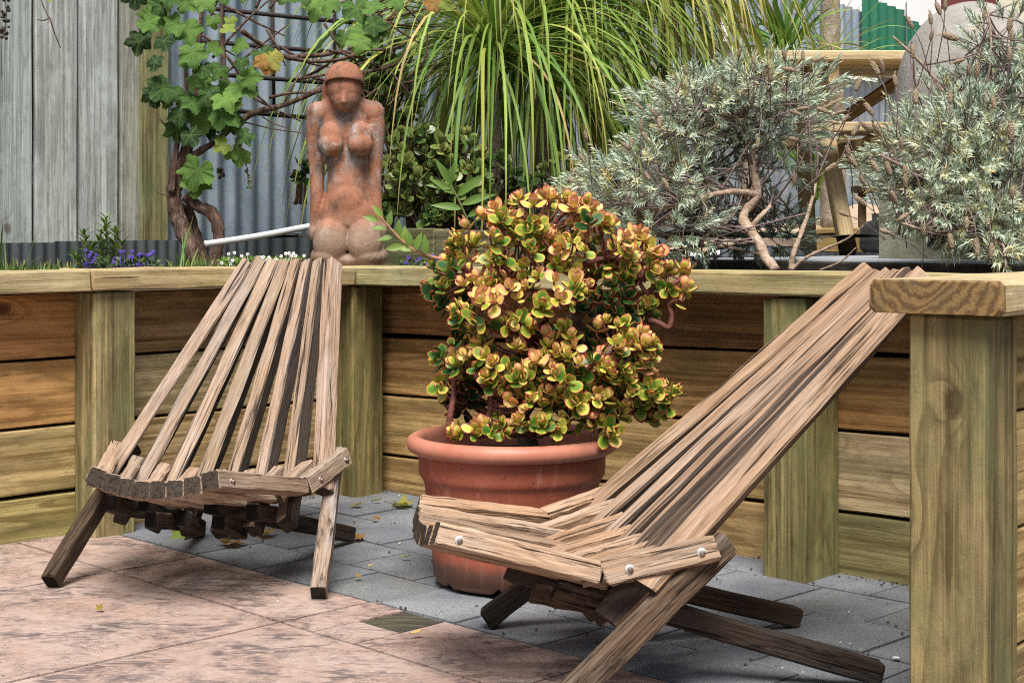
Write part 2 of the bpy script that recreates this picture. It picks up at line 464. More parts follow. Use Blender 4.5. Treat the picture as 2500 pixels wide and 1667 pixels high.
# dirt and grit swept into the foot of the wall and the joints
gv, gf = [], []
for _ in range(900):
    if rnd.random() < .6:
        if rnd.random() < .7: n_, t_ = NW - abs(rnd.gauss(0, .022)), rnd.uniform(-3.0, -.9)
        else: n_, t_ = rnd.uniform(1.75, 2.5), TW + abs(rnd.gauss(0, .02))
    else:
        if rnd.random() < .5: n_, t_ = rnd.choice(ROWS) + rnd.gauss(0, .003), rnd.uniform(-3.0, -.8)
        else: n_, t_ = rnd.uniform(1.75, 2.5), rnd.uniform(-3.0, -.9)
    r = rnd.choice((.001, .0014, .0018, .003))
    ellipsoid(U(n_, t_, .002), (r, r * rnd.uniform(.5, 1.3), r * .7), 5, 3, (gv, gf))
tag(mk('grit', gv, gf, SANDJ), 'dark crumbs of dirt and grit lying along paver joints', 'grit', kind='stuff')
gv, gf = [], []
for px, py in ((2188, 1604), (678, 1467), (1981, 1575), (2072, 1493), (2075, 1570), (1665, 1540), (1686, 1541), (1910, 1629), (1960, 1640), (104, 1318), (822, 1246), (975, 1325), (974, 1209), (2052, 1567)):
    c = G(px, py, .002); r = .0075 if px == 2188 else rnd.uniform(.0016, .003)
    ellipsoid(c, (r, r * .8, .0012), 6, 3, (gv, gf))
tag(mk('white_crumbs', gv, gf, mat_simple('white_bits', (.7, .7, .68), (.85, .85, .85), 50)), 'tiny white crumbs scattered over the paving', 'crumbs', kind='stuff')

# --- raised garden behind the walls
def terrain(name, n0, n1, t0, t1, z, mat, step, amp, label, cat, kind='structure', slope=0):
    vs, fs = [], []
    a, b = max(2, int((n1 - n0) / step)), max(2, int((t1 - t0) / step))
    for i in range(a + 1):
        for j in range(b + 1):
            n_, t_ = n0 + (n1 - n0) * i / a, t0 + (t1 - t0) * j / b
            vs.append(U(n_, t_, z + slope * (n_ - n0) + amp * mnoise.noise(V((n_ * 3.1, t_ * 3.1, 1.7))) + amp * .4 * mnoise.noise(V((n_ * 11, t_ * 11, 5)))))
    for i in range(a):
        for j in range(b):
            fs.append((i * (b + 1) + j, i * (b + 1) + j + 1, (i + 1) * (b + 1) + j + 1, (i + 1) * (b + 1) + j))
    return tag(mk(name, vs, fs, mat, smooth=True), label, cat, kind=kind)
terrain('garden_bed', -2.5, 2.56, -4.8, -3.08, .545, SOIL, .1, .012, 'dark soil of the bed between timber wall and fence', 'garden bed')
terrain('garden_bed', 2.56, 9.0, -4.8, 1.0, .545, SOIL, .14, .012, 'dark soil of the bed behind the corner and lavender', 'garden bed')
terrain('raised_bed', 2.99, 4.4, -4.3, -2.56, .655, SOIL, .1, .02, 'raised soil under the jade bush and long grassy palms', 'garden bed')
terrain('earth_bank', 5.4, 8.2, -4.4, -.5, .60, SAND, .1, .05, 'pale sandy earth bank behind the picnic table', 'earth bank', slope=.12)
# upper slab (dark edged paved terrace)
TERR = mat_simple('terrace_slab', (.20, .22, .24), (.32, .34, .36), 12, .8, .4, 200)
TEDGE = mat_simple('terrace_edge', (.02, .018, .015), (.06, .05, .04), 25, .9, .7, 120, .004)
ev, ef = beam_geo(4.6, 2.4, .075, ch=.004, jit=.001)
M, L = frame(U(4.20, -2.5, .556), U(4.20, 2.1, .556))
deck = tag(mk('terrace', ev, ef, TERR, None, M=M), 'grey slab terrace carrying the picnic table', 'terrace', kind='structure')
beam('edge_board', U(2.985, -2.52, .549), U(2.985, 2.1, .549), .026, .088, TEDGE, deck)
# timber edging at the foot of the bank
eb = thing('timber_edging', U(5.32, -3.0, .6), 'pale yellow timber edging at the foot of the sandy bank', 'edging')
for a, b in ((-3.6, -2.1), (-2.096, -.6)):
    beam('plank', U(5.32, a, .635), U(5.32, b, .635), .05, .10, NEW, eb, color=(.8, .72, .5))
# mossy sleepers that hold the raised bed
sl = thing('garden_sleeper', U(2.95, -3.0, .55), 'mossy grey green sleeper edging beside the statue under the jade bush', 'sleeper')
beam('sleeper', U(2.95, -3.75, .607), U(2.95, t_at(1080, 2.95), .607), .07, .135, POST, sl, color=(.62, .72, .62))
beam('sleeper', U(2.955, t_at(1081, 2.95), .605), U(2.955, -2.5, .605), .07, .128, POST, sl, color=(.75, .85, .8))

# ------------------------------------------------------------------ retaining walls
def T_(a): return (a[0], a[1], a[2])
lw = thing('retaining_wall', U(1.8, TW, 0), 'timber retaining wall with mossy post behind the chair whose feet all show', 'retaining wall', 'timber retaining walls')
zl = [-.05, .092, .238, .384, .532]
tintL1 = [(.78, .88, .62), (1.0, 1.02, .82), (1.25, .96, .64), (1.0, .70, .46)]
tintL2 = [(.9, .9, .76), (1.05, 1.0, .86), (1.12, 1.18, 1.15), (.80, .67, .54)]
for i in range(4):
    z0, z1 = zl[i] + .003, zl[i + 1] - .004
    if i == 3: z1 = .526
    dd = rnd.uniform(-.002, .002)
    for (a, b, tt) in ((.9, 1.734, tintL1), (1.736, 2.56, tintL2)):
        j = rnd.uniform(-.003, .003)
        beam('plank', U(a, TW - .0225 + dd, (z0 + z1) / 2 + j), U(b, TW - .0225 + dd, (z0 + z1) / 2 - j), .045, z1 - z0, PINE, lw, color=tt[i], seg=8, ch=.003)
post_up = EN
def post(name, n0, n1, t0, t1, z0, z1, mat, parent, color, cut=.004):
    c0, c1 = U((n0 + n1) / 2, (t0 + t1) / 2, z0), U((n0 + n1) / 2, (t0 + t1) / 2, z1)
    return beam(name, c0, c1, abs(t1 - t0), abs(n1 - n0), mat, parent, up=EN, color=color, ch=cut, seg=8, jit=.0009)
post('post', 1.682, 1.784, TW + .002, -2.962, -.1, .531, POST, lw, (1.1, 1.1, .9))
post('post', 2.400, 2.500, TW + .002, -2.964, -.1, .527, POST, lw, (.85, .82, .55))
a0 = n_at(225, -2.945)
beam('cap_board', U(.7, -3.02, .556), U(a0 - .001, -3.02, .556), .15, .046, CAPW, lw, color=(1, .97, .85), seg=10, jit=.0012)
beam('cap_board', U(a0 + .001, -3.02, .558), U(2.395, -3.02, .553), .152, .046, CAPW, lw, color=(1.02, .93, .78), seg=10, jit=.002)
rw = thing('retaining_wall', U(NW, -2.0, 0), 'timber retaining wall behind the potted jade plant', 'retaining wall', 'timber retaining walls')
zr0 = [-.06, .090, .244, .393, .530]; zr1 = [-.03, .121, .279, .426, .545]
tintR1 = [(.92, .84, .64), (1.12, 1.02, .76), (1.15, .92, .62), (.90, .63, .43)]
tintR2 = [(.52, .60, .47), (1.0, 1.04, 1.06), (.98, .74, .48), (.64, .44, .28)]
def zr(i, t): k = (t + 3.0) / 1.5; return zr0[i] + (zr1[i] - zr0[i]) * k
for i in range(4):
    for (a, b, tt) in ((-3.09, -1.672, tintR1), (-1.670, -.75, tintR2)):
        za = (zr(i, a) + zr(i + 1, a)) / 2; zb = (zr(i, b) + zr(i + 1, b)) / 2
        hh = zr(i + 1, (a + b) / 2) - zr(i, (a + b) / 2) - (.007 if i < 3 else .012)
        dd = rnd.uniform(-.002, .003)
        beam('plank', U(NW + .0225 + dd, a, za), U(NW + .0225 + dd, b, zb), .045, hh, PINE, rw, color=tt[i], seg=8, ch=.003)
post('post', 2.412, NW - .002, -1.728, -1.630, -.1, .536, POST, rw, (.95, .98, .7))
beam('cap_board', U(2.475, -3.095, .552), U(2.475, -2.0, .560), .15, .047, CAPW, rw, color=(.9, .9, .72), seg=12, jit=.001)
beam('cap_board', U(2.475, -1.998, .560), U(2.475, -.75, .566), .15, .045, CAPW, rw, color=(.92, .92, .74), seg=12, jit=.001)
# added near-black sheets standing in for soil, blocking sky light through the seams
LIGHTBLK = mat_simple('light_block_sheet', (.008, .008, .008), (.02, .018, .016), 40, .95)
beam('light_block_sheet', U(.6, TW - .055, .22), U(2.62, TW - .055, .22), .01, .60, LIGHTBLK, lw)
beam('light_block_sheet', U(NW + .056, -3.12, .23), U(NW + .056, -.7, .23), .01, .60, LIGHTBLK, rw)
# nearest wall end, with its own axes
sa, sb_ = V((.629, .777, 0)), V((-.777, .629, 0))
C0 = V((.566, 1.805, 0))
nw = thing('retaining_wall', C0, 'nearest timber wall end with a thick green post and end grain cap', 'retaining wall', 'timber retaining walls')
def S(a, b, z): return C0 + sa * a + sb_ * b + V((0, 0, z))
beam('post', S(.05, .05, -.1), S(.05, .05, .556), .1, .1, POST, nw, up=sb_, color=(.82, .80, .62), seg=10, ch=.004)
for z0, z1, c in ((-.1, .12, (.8, .8, .65)), (.123, .272, (1, .95, .7)), (.275, .424, (1, .95, .75)), (.427, .55, (.9, .85, .6))):
    beam('plank', S(.102, .055, (z0 + z1) / 2), S(1.0, .055, (z0 + z1) / 2), .045, z1 - z0, PINE, nw, color=c, seg=8, ch=.003)
beam('light_block_sheet', S(.11, .085, .22), S(1.0, .085, .22), .008, .62, LIGHTBLK, nw)  # same added sheet, keeps light out of this wall's seams
def endgrain():
    s = Mat('end_grain_cap', .8)
    v = s.coord(rand=False)
    sx = s.n('SeparateXYZ', {0: v}, out=1); sz = s.n('SeparateXYZ', {0: v}, out=2)
    dy = s.math('SUBTRACT', sx, .02); dz = s.math('SUBTRACT', sz, .045)
    r = s.math('SQRT', s.math('ADD', s.math('MULTIPLY', dy, dy), s.math('MULTIPLY', dz, dz)))
    r = s.math('ADD', r, s.math('MULTIPLY', s.noise(v, 17, 5, .65), .055))
    rg = s.math('MULTIPLY_ADD', s.math('SINE', s.math('MULTIPLY', r, 520.0)), .5, .5)
    fib = s.noise(s.sca(v, (8, 300, 300)), 1.0, 3)
    ce = s.mix(rg, (.11, .065, .026), (.24, .15, .06))
    cl = s.mix(s.ramp(fib, [(.3, 0), (.7, 1)]), (.34, .24, .11), (.60, .50, .31))
    gx = s.n('SeparateXYZ', {0: v}, out=0)
    c = s.mix(s.ramp(gx, [(.004, 0), (.007, 1)]), ce, cl)
    d = s.noise(v, 26, 4, .65)
    c = s.mix(s.ramp(d, [(.5, 0), (.75, .6)]), c, (.085, .08, .045))
    return s.done(c, s.bump(s.math('ADD', fib, s.math('MULTIPLY', rg, .3)), .5, .0015))
beam('cap_board', S(-.020, .058, .5795), S(1.1, .058, .5795), .172, .041, endgrain(), nw, seg=12, ch=.006, jit=.001)

# ------------------------------------------------------------------ fences
TF = -4.467
fn = thing('paling_fence', U(2.5, TF, .55), 'grey weathered vertical board fence with mossy end post', 'fence')
edges = [-1290, -1140, -1000, -870, -750, -635, -530, -430, -330, -225, -117, -30, 78, 186, 288, 352]
for kk in range(len(edges) - 1):
    k = kk
    a, b = n_at(edges[k], TF), n_at(edges[k + 1], TF)
    m = (a + b) / 2
    k = max(0, k - 8) if k >= 8 else k % 2
    dt = (0, -.006, .002, 0, .004, -.003, .002)[k]
    beam('board', U(m, TF + dt, .622 + rnd.uniform(-.008, .008)), U(m, TF + dt, 2.0), .022, (b - a) - .011, FENCEW, fn, up=EN, color=((.95, .97, .97), (1.05, 1.08, 1.08), (1, 1.03, 1.02), (.95, 1, 1), (1.04, 1.05, 1.03), (1.05, 1.07, 1.08), (.8, .76, .68))[k], seg=8, ch=.002)
for e_ in edges[1:-1]:      # added near-black strips: gap shade painted behind the board joints
    beam('gap_shade_strip', U(n_at(e_, TF), TF - .026, .64), U(n_at(e_, TF), TF - .026, 2.0), .016, .06, FENCEW, fn, up=EN, color=(.10, .085, .07))
post('post', n_at(355, TF + .05), n_at(355, TF + .05) + .095, TF - .03, TF + .045, .55, 2.0, POST, fn, (.82, .95, .78))
for z in (.85, 1.5):
    beam('rail', U(.8, TF - .04, z), U(2.8, TF - .04, z), .045, .09, FENCEW, fn)

def ironmat(name, c1, c2, metal=.55, rough=.42, streak=.35):
    s = Mat(name, rough, metal, .4)
    v = s.world()
    sp = s.n('TexVoronoi', {'Vector': v, 'Scale': 130.0}, out=1)
    a = s.noise(s.sca(v, (1, 1, .25)), 9, 4, .65)
    c = s.mix(s.ramp(a, [(.3, 0), (.7, 1)]), c1, c2)
    c = s.mix(.18, c, s.mix(1.0, c, sp, 'MULTIPLY'))
    st = s.noise(s.sca(v, (14, 14, .8)), 1.0, 4, .65)
    c = s.mix(s.ramp(st, [(.5, 0), (.8, streak)]), c, (.10, .085, .07))
    c = s.mix(1.0, c, s.ocol(), 'MULTIPLY')
    return s.done(c, s.bump(s.noise(v, 55, 3), .15, .002), s.ramp(a, [(.3, rough), (.7, rough + .18)]))
IRON = ironmat('galvanised_iron', (.27, .34, .40), (.42, .49, .54), .7, .38)
GREENI = ironmat('green_iron', (.012, .13, .075), (.03, .20, .12), .1, .5, .2)
DARKI = ironmat('dark_iron', (.045, .06, .07), (.09, .11, .12), .2, .5)
def iron(name, n0, n1, t, z0, z1a, z1b, mat, parent, pitch=.072, amp=.0125, color=(1, 1, 1), z0b=None):
    vs, fs = [], []
    m = int((n1 - n0) / pitch * 10)
    z0b = z0 if z0b is None else z0b
    nz = 6
    for i in range(m + 1):
        n_ = n0 + (n1 - n0) * i / m
        d = amp * math.cos(2 * math.pi * n_ / pitch)
        k = i / m
        za, zb = z0 + (z0b - z0) * k, z1a + (z1b - z1a) * k
        for q in range(nz + 1):
            zz = za + (zb - za) * q / nz
            vs.append(U(n_, t + d + .002 * mnoise.noise(V((n_ * 5, zz * 4, n0))), zz))
    for i in range(m):
        for q in range(nz):
            b = i * (nz + 1) + q
            fs.append((b, b + nz + 1, b + nz + 2, b + 1))
    # back face: a millimetre of thickness
    k = len(vs)
    vs += [v - ER * .0012 for v in vs]
    fs += [tuple(reversed([x + k for x in f])) for f in fs]
    return mk(name, vs, fs, mat, parent, smooth=True, color=color)
ci = thing('corrugated_fence', U(4.0, TF, .55), 'tall corrugated iron fence behind the vine and statue', 'fence')
TI = TF - .02
x = 2.80
while x < 5.9:
    iron('iron_sheet', x, x + .80, TI - (.004 if int(x * 10) % 2 else 0), .60, 2.1, 2.1, IRON, ci, color=rnd.choice(((1, 1, 1), (.92, .95, 1), (1.03, 1.03, 1))))
    x += .78
while x < 9.4:
    iron('iron_sheet', x, x + .80, TI - (.004 if int(x * 10) % 2 else 0), .55, 1.50, 1.50, IRON, ci, color=(1.1, 1.1, 1.12))
    x += .78
beam('rail', U(5.7, TF + .03, 1.53), U(8.9, TF + .03, 1.60), .05, .10, FENCEW, ci, color=(.55, .45, .36))
na = n_at(1995, TF)
cu = thing('corrugated_fence', U(7.0, TF + .0, 1.6), 'upper pale iron fence panel between the tree trunks', 'fence')
iron('iron_sheet', 5.9, n_at(1830, TF), TF + .03, 1.56, 2.3, 2.3, IRON, cu, color=(1.05, 1.08, 1.15))
iron('iron_sheet', n_at(1825, TF), na, TF + .034, 1.58, 2.2, 2.1, IRON, cu, color=(1.15, 1.18, 1.25))
iron('iron_sheet', na, n_at(2122, TF), TF + .03, 1.63, 1.89, 1.85, IRON, cu, color=(1.15, 1.18, 1.25))
cg = thing('green_iron_panel', U(7.6, TF + .05, 1.6), 'dark green corrugated iron panel beside the domed oven', 'fence panel')
iron('iron_sheet', n_at(2106, TF + .05), n_at(2206, TF + .05), TF + .055, 1.645, 1.94, 1.90, GREENI, cg, pitch=.09)
iron('iron_sheet', n_at(2212, TF + .05), n_at(2300, TF + .05), TF + .04, 1.60, 1.88, 1.80, GREENI, cg, pitch=.09)
iron('iron_sheet', n_at(2204, TF + .05), n_at(2213, TF + .05), TF + .06, 1.60, 1.95, 1.94, IRON, cg, color=(1.4, 1.4, 1.4))
post('post', n_at(2180, TF), n_at(2180, TF) + .09, TF - .1, TF - .02, .5, 1.9, FENCEW, cg, (.6, .55, .5))
ds = thing('iron_strip', U(2.4, TF + .06, .55), 'low dark corrugated strip along the foot of the board fence', 'iron edging')
iron('iron_sheet', .8, 2.36, TF + .060, .53, .625, .632, DARKI, ds, pitch=.04, amp=.004)
iron('iron_sheet', 2.36, 3.1, TF + .064, .53, .636, .640, DARKI, ds, pitch=.04, amp=.004)
iron('iron_sheet', 3.1, 4.6, TF + .060, .53, .660, .670, DARKI, ds, pitch=.06, amp=.006)
iron('iron_sheet', -.8, .8, TF + .062, .53, .620, .625, DARKI, ds, pitch=.04, amp=.004)

# ------------------------------------------------------------------ houses beyond the fence
WHITE = mat_simple('white_render', (.72, .73, .75), (.80, .81, .82), 3, .8, .2, 60)
hs = thing('white_house', (3, 16, 0), 'white rendered house wall far behind the fence', 'house')
beam('wall', (-1, 16, 2.2), (4.5, 16, 2.2), .3, 4.4, WHITE, hs)
beam('fascia', (-1, 15.8, 4.35), (4.5, 15.8, 4.35), .1, .16, mat_simple('grey_fascia', (.3, .3, .32), (.35, .35, .36), 5), hs)
RED = mat_simple('red_weatherboard', (.11, .022, .02), (.15, .035, .03), 4, .7, .2, 50)
hr = thing('red_house', (6, 15, 0), 'dark red house far behind the domed oven', 'house')
beam('wall', (4.25, 15.1, 1.2), (9, 15.1, 1.2), .3, 2.4, RED, hr)
for z in (2.45, 2.62, 2.79, 2.96, 3.13, 3.30, 3.47, 3.64):
    beam('weatherboard', (4.25, 15 - .0, z), (9, 15 - .0, z), .05, .165, RED, hr, ch=.01)
beam('window_frame', (4.8, 14.93, 3.0), (5.5, 14.93, 3.0), .06, .9, mat_simple('cream_trim', (.6, .55, .42), (.65, .6, .48), 5), hr)
# ------------------------------------------------------------------ stick chairs
STEEL = mat_simple('bolt_steel', (.16, .12, .1), (.3, .25, .22), 90, .5, .2, 300, .001, .6)
WASH = mat_simple('washer_white', (.40, .40, .40), (.55, .55, .55), 60, .45, .1, 300, .001, .1)
SKEW = 1.0
def make_chair(x, y, ang, label, seed, tint, washer_mat, group, legs):
    global rnd
    keep = rnd; rnd = random.Random(seed)
    root = bpy.data.objects.new('stick_chair', None)
    link(root, None, Matrix.Translation(V((x, y, 0))))
    tag(root, label, 'chair', group)
    ca, sa_ = math.cos(ang), math.sin(ang)
    def Wd(u, v, z): return V((x + u * ca + v * sa_, y - u * sa_ + v * ca, z))
    def lat(k): return V((ca, -sa_, 0)) * k
    def tn(lo=.8, hi=1.15, grey=0.0):
        k = rnd.uniform(lo, hi); w_ = rnd.uniform(-.05, .05)
        return (tint[0] * k * (1 + w_), tint[1] * k, tint[2] * k * (1 - w_ + grey))
    def tilt(k, m=.34): return V((0, 0, 1)) - lat(m * k)
    def stick(name, a, b, w_=.027, h_=.031, up=None, color=None, mat=None, **kw):
        return beam(name, a, b, w_, h_, mat or OLD, root, up=up or (0, 0, 1), color=color or tn(), ch=.0032, jit=.0012, seg=9, endjit=kw.pop('endjit', .003), **kw)
    def bolts(par, pts, side):
        d = lat(side)
        for p in pts:
            M, L = frame(p, p + d)
            vs, fs = lathe([(0, .0016), (.0066, .0016), (.0070, .0010), (.0070, -.0035)], 14)
            R = Matrix.Rotation(math.pi / 2, 4, 'Y')
            put('washer', mesh('washer', vs, fs, washer_mat, True), M @ R, par)
            vs, fs = lathe([(0, .0052), (.0032, .0052), (.0042, .0044), (.0042, 0)], 8)
            put('bolt', mesh('bolt', vs, fs, STEEL, True), M @ R, par)
    # seat sticks: packed at the front edge, fanning to the hinge
    nA = 8; SK = SKEW
    for i in range(nA):
        k = -1 + 2 * i / (nA - 1)
        sag = (1 - k * k)
        f0 = (k * .105, -.134 - .012 * sag, .2315 - .018 * sag)
        j0 = (k * .2014, .0878, .1862 - .034 * sag)
        outer = i in (0, nA - 1)
        if i in (2, 5):     # rear legs start under these and run on to the floor as rear legs
            sgn = -1 if i == 2 else 1
            r0 = (sgn * .168, .512, .016)
            g0 = (sgn * .062, -.02, .168)
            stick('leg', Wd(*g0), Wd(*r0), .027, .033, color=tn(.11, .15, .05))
        if True:
            d = V(j0) - V(f0); ext = 1.0 if outer else 1.10
            e0 = V(f0) + d * ext
            sk = -(e0.x - f0[0]) / (e0.y - f0[1])
            st = stick('seat_slat', Wd(*f0), Wd(*e0), .0315 if outer else .0302, .033 if outer else .032, up=tilt(k), taper=.12, mat=OLDT, color=tn(.8, 1.15), skew0=SK * sk, endjit=.001)
            if outer:
                sd_ = 1 if k > 0 else -1
                q = V(f0) + d * .14
                bolts(st, [Wd(q.x + sd_ * .0153, q.y, q.z)], sd_)
    # rear seat sticks: from the hinge up to the back, between the back slats
    nB = 9
    for i in range(nB):
        k = -1 + 2 * i / (nB - 1)
        sag = (1 - k * k)
        outer = i in (0, nB - 1)
        a = V((k * .203, .090 if outer else .070, .1862 - .034 * sag))
        b = V((k * .237, .240 if outer else .205, .2230 - .040 * sag))
        st = stick('arm_slat' if outer else 'seat_slat', Wd(*a), Wd(*b), .030 if outer else .025, .036 if outer else .030, up=tilt(k), mat=OLDT, color=tn(.9, 1.15))
        if outer:
            sd_ = 1 if k > 0 else -1
            bolts(st, [Wd(*(a + (b - a) * q + V((sd_ * .0153, 0, .002)))) for q in (.2, .84)], sd_)
    # back slats
    nS = 8
    for i in range(nS):
        k = -1 + 2 * i / (nS - 1)
        sag = (1 - k * k)
        top = V((k * .1005, .615 + .018 * sag, .592 - .004 * sag + rnd.uniform(-.003, .003)))
        mid = V((k * .2075, .2, .2215 - .036 * sag))
        d = mid - top
        low = top + d * (1.235 if abs(k) < .9 else 1.14)
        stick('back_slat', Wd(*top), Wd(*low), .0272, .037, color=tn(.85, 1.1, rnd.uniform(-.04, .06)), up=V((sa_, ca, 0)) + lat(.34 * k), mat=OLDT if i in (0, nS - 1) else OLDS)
    # hinge blocks: the bunched stick ends under the seat
    for i in range(5):
        k = -.9 + 1.8 * i / 4 + rnd.uniform(-.14, .14)
        sag = 1 - k * k
        a = V((k * .15, .03 + rnd.uniform(-.03, .02), .158 - .030 * sag)); b = V((k * .155, .15 + rnd.uniform(-.03, .04), .122 - .030 * sag + rnd.uniform(-.006, .006)))
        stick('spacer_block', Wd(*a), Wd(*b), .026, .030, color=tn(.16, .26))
    # front legs
    for s_ in (-1, 1):
        foot = V((s_ * .2585, .0, .012)); top = V((s_ * .213, .262, .226))
        d = (top - foot).normalized()
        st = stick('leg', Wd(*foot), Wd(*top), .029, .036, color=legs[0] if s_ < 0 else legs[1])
    rnd = keep
    return root
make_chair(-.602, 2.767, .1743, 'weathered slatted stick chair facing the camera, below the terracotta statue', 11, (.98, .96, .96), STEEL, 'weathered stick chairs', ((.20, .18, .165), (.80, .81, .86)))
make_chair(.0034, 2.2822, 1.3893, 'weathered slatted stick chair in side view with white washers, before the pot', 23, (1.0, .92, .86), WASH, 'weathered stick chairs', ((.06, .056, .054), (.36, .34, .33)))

# ------------------------------------------------------------------ pot
def potmat():
    s = Mat('terracotta_plastic', .5, spec=.3)
    v = s.world()
    a = s.noise(v, 9, 4, .6)
    c = s.mix(s.ramp(a, [(.35, 0), (.7, 1)]), (.29, .078, .045), (.37, .11, .066))
    sp = s.noise(v, 210, 2, .5)
    c = s.mix(s.ramp(sp, [(.66, 0), (.70, .8)]), c, (.05, .03, .02))
    zz = s.n('SeparateXYZ', {0: v}, out=2)
    ds_ = s.math('ADD', zz, s.math('MULTIPLY', s.noise(v, 30, 4, .7), -.09))
    c = s.mix(s.ramp(ds_, [(-.03, .75), (.02, 0)]), c, (.14, .085, .06))
    sc_ = s.noise(s.sca(v, (40, 40, 6)), 1, 4, .7)
    c = s.mix(s.ramp(sc_, [(.54, 0), (.8, .5)]), c, (.55, .33, .26))
    return s.done(c, s.bump(s.noise(v, 130, 3), .08, .002), s.ramp(a, [(.3, .45), (.7, .65)]))
POTM = potmat()
RIMM = mat_simple('faded_pot_rim', (.40, .14, .09), (.48, .205, .14), 14, .5, .1, 130, .002, 0, .4)
PC = V((0, 2.875, 0))
pot = thing('plant_pot', PC, 'large round terracotta plastic pot holding the jade plant', 'pot')
prof = [(0, .004), (.128, .004), (.1425, .006), (.146, .012), (.148, .018), (.1495, .0185), (.152, .06), (.158, .12), (.1655, .185), (.1672, .190), (.1685, .195), (.172, .199), (.1755, .204), (.1762, .209), (.177, .214), (.1775, .24), (.178, .246)]
vs, fs = lathe(prof, 72, PC.x, PC.y)
# drainage notches in the foot
for i, v in enumerate(vs):
    a = math.atan2(v.y - PC.y, v.x - PC.x)
    for c in (-1.78, -2.5, -1.0, .4, 1.6, 2.6):
        if abs(a - c) < .05 and .003 < v.z < .015: v.z = .015 + v.z * .2
mk('body', vs, fs, POTM, pot, smooth=True)
rim = [(.172, .248), (.180, .2465), (.190, .2475), (.1965, .252), (.1995, .259), (.1995, .266), (.1965, .273), (.190, .2775), (.183, .279), (.177, .277), (.173, .271), (.170, .262), (.165, .22), (.163, .19)]
vs, fs = lathe(rim, 72, PC.x, PC.y)
mk('rim', vs, fs, RIMM, pot, smooth=True)
# scalloped line pressed into the wall
pts = []
for i in range(241):
    a = -math.pi + 2 * math.pi * i / 240
    z = .148 + .0065 * math.sin(a * 18)
    k = (z - .12) / (.185 - .12); r = .158 + (.1655 - .158) * k + .0002
    pts.append(V((PC.x + r * math.cos(a), PC.y + r * math.sin(a), z)))
vs, fs = tube(pts, [.0006] * len(pts), 5)
mk('scalloped_line', vs, fs, POTM, pot, smooth=True)
vs, fs = [], []
for i in range(5):
    r = .166 * (i + 1) / 5
    for j in range(30):
        a = 2 * math.pi * j / 30
        vs.append(V((PC.x + r * math.cos(a), PC.y + r * math.sin(a), .235 + .008 * mnoise.noise(V((r * 30, j * .7, 0))))))
for i in range(4):
    for j in range(30): fs.append((i * 30 + j, (i + 1) * 30 + j, (i + 1) * 30 + (j + 1) % 30, i * 30 + (j + 1) % 30))
fs.append(tuple(range(30)))
mk('soil', vs, fs, SOIL, pot, smooth=True)

# ------------------------------------------------------------------ jade plants
def jade_leaf(hue, L=.024, wd=.0165, th=.0042, cup=.006, nu=6):
    """a plump obovate leaf along +X, cupped up towards +Z"""
    vs, rim = [], []
    ring = []
    outline = []
    for i in range(nu + 1):
        t = i / nu
        w_ = wd / 2 * (math.sin(math.pi * min(1, t) ** 1.25) ** .62 if 0 < t < 1 else 0)
        outline.append((t * L, w_))
    rows = []
    fs = []
    nv_ = 3
    for side in (1, -1):
        grid = []
        for i, (xx, w_) in enumerate(outline):
            row = []
            for j in range(nv_ + 1):
                q = -1 + 2 * j / nv_
                zz = cup * (xx / L) ** 2 + .25 * cup * q * q + side * th / 2 * math.sqrt(max(0, 1 - q * q)) * math.sin(math.pi * min(1, .06 + .9 * xx / L)) ** .6
                row.append(len(vs)); vs.append((xx, q * w_, zz))
                tt = xx / L
                rim.append(min(1, max(abs(q) ** 2.2 * (.45 + .55 * tt), (tt ** 6) * 1.02)))
            grid.append(row)
        for i in range(nu):
            for j in range(nv_):
                f = (grid[i][j], grid[i + 1][j], grid[i + 1][j + 1], grid[i][j + 1])
                fs.append(f if side > 0 else tuple(reversed(f)))
    return vs, fs, rim, [hue] * len(vs)
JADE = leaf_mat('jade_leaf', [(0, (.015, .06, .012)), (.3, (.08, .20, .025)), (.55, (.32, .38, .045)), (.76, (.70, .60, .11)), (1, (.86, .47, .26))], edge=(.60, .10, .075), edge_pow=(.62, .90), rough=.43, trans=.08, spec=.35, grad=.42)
JADEG = leaf_mat('jade_bush_leaf', [(0, (.016, .05, .014)), (.45, (.06, .13, .03)), (.75, (.16, .25, .06)), (1, (.36, .38, .12))], edge=(.45, .36, .14), edge_pow=(.80, 1.05), rough=.3, trans=.06, spec=.5, grad=.3)
BARK = mat_simple('jade_bark', (.13, .085, .06), (.25, .19, .14), 60, .8, .7, 180, .003)
RSTEM = mat_simple('jade_red_stem', (.11, .035, .028), (.20, .075, .055), 70, .55, .6, 160, .003)
def orient(d, roll=0.0, scale=1.0, at=(0, 0, 0), upref=(0, 0, 1)):
    M, _ = frame((0, 0, 0), d, upref)
    M = M @ Matrix.Rotation(roll, 4, 'X')
    M = M @ Matrix.Scale(scale, 4)
    M.translation = V(at)
    return M
def rosette(pos, axis, n_pairs, size, hue_fn, out, r_):
    axis = V(axis).normalized()
    u = axis.orthogonal().normalized(); v = axis.cross(u)
    ph = r_.uniform(0, 6.28)
    for p in range(n_pairs):
        op = math.radians(82 - 62 * p / max(1, n_pairs - 1) + r_.uniform(-8, 8)) if n_pairs > 1 else .9
        sz = size * (1.0 - .42 * p / n_pairs) * r_.uniform(.85, 1.12)
        for q in (0, 1):
            a = ph + p * math.pi / 2 + q * math.pi + r_.uniform(-.2, .2)
            lat_ = u * math.cos(a) + v * math.sin(a)
            d = lat_ * math.sin(op) + axis * math.cos(op)
            at = V(pos) + axis * (.0035 * p - .006) * (size / .024) + lat_ * .0012
            out.append((at, d, axis, sz, hue_fn(p)))
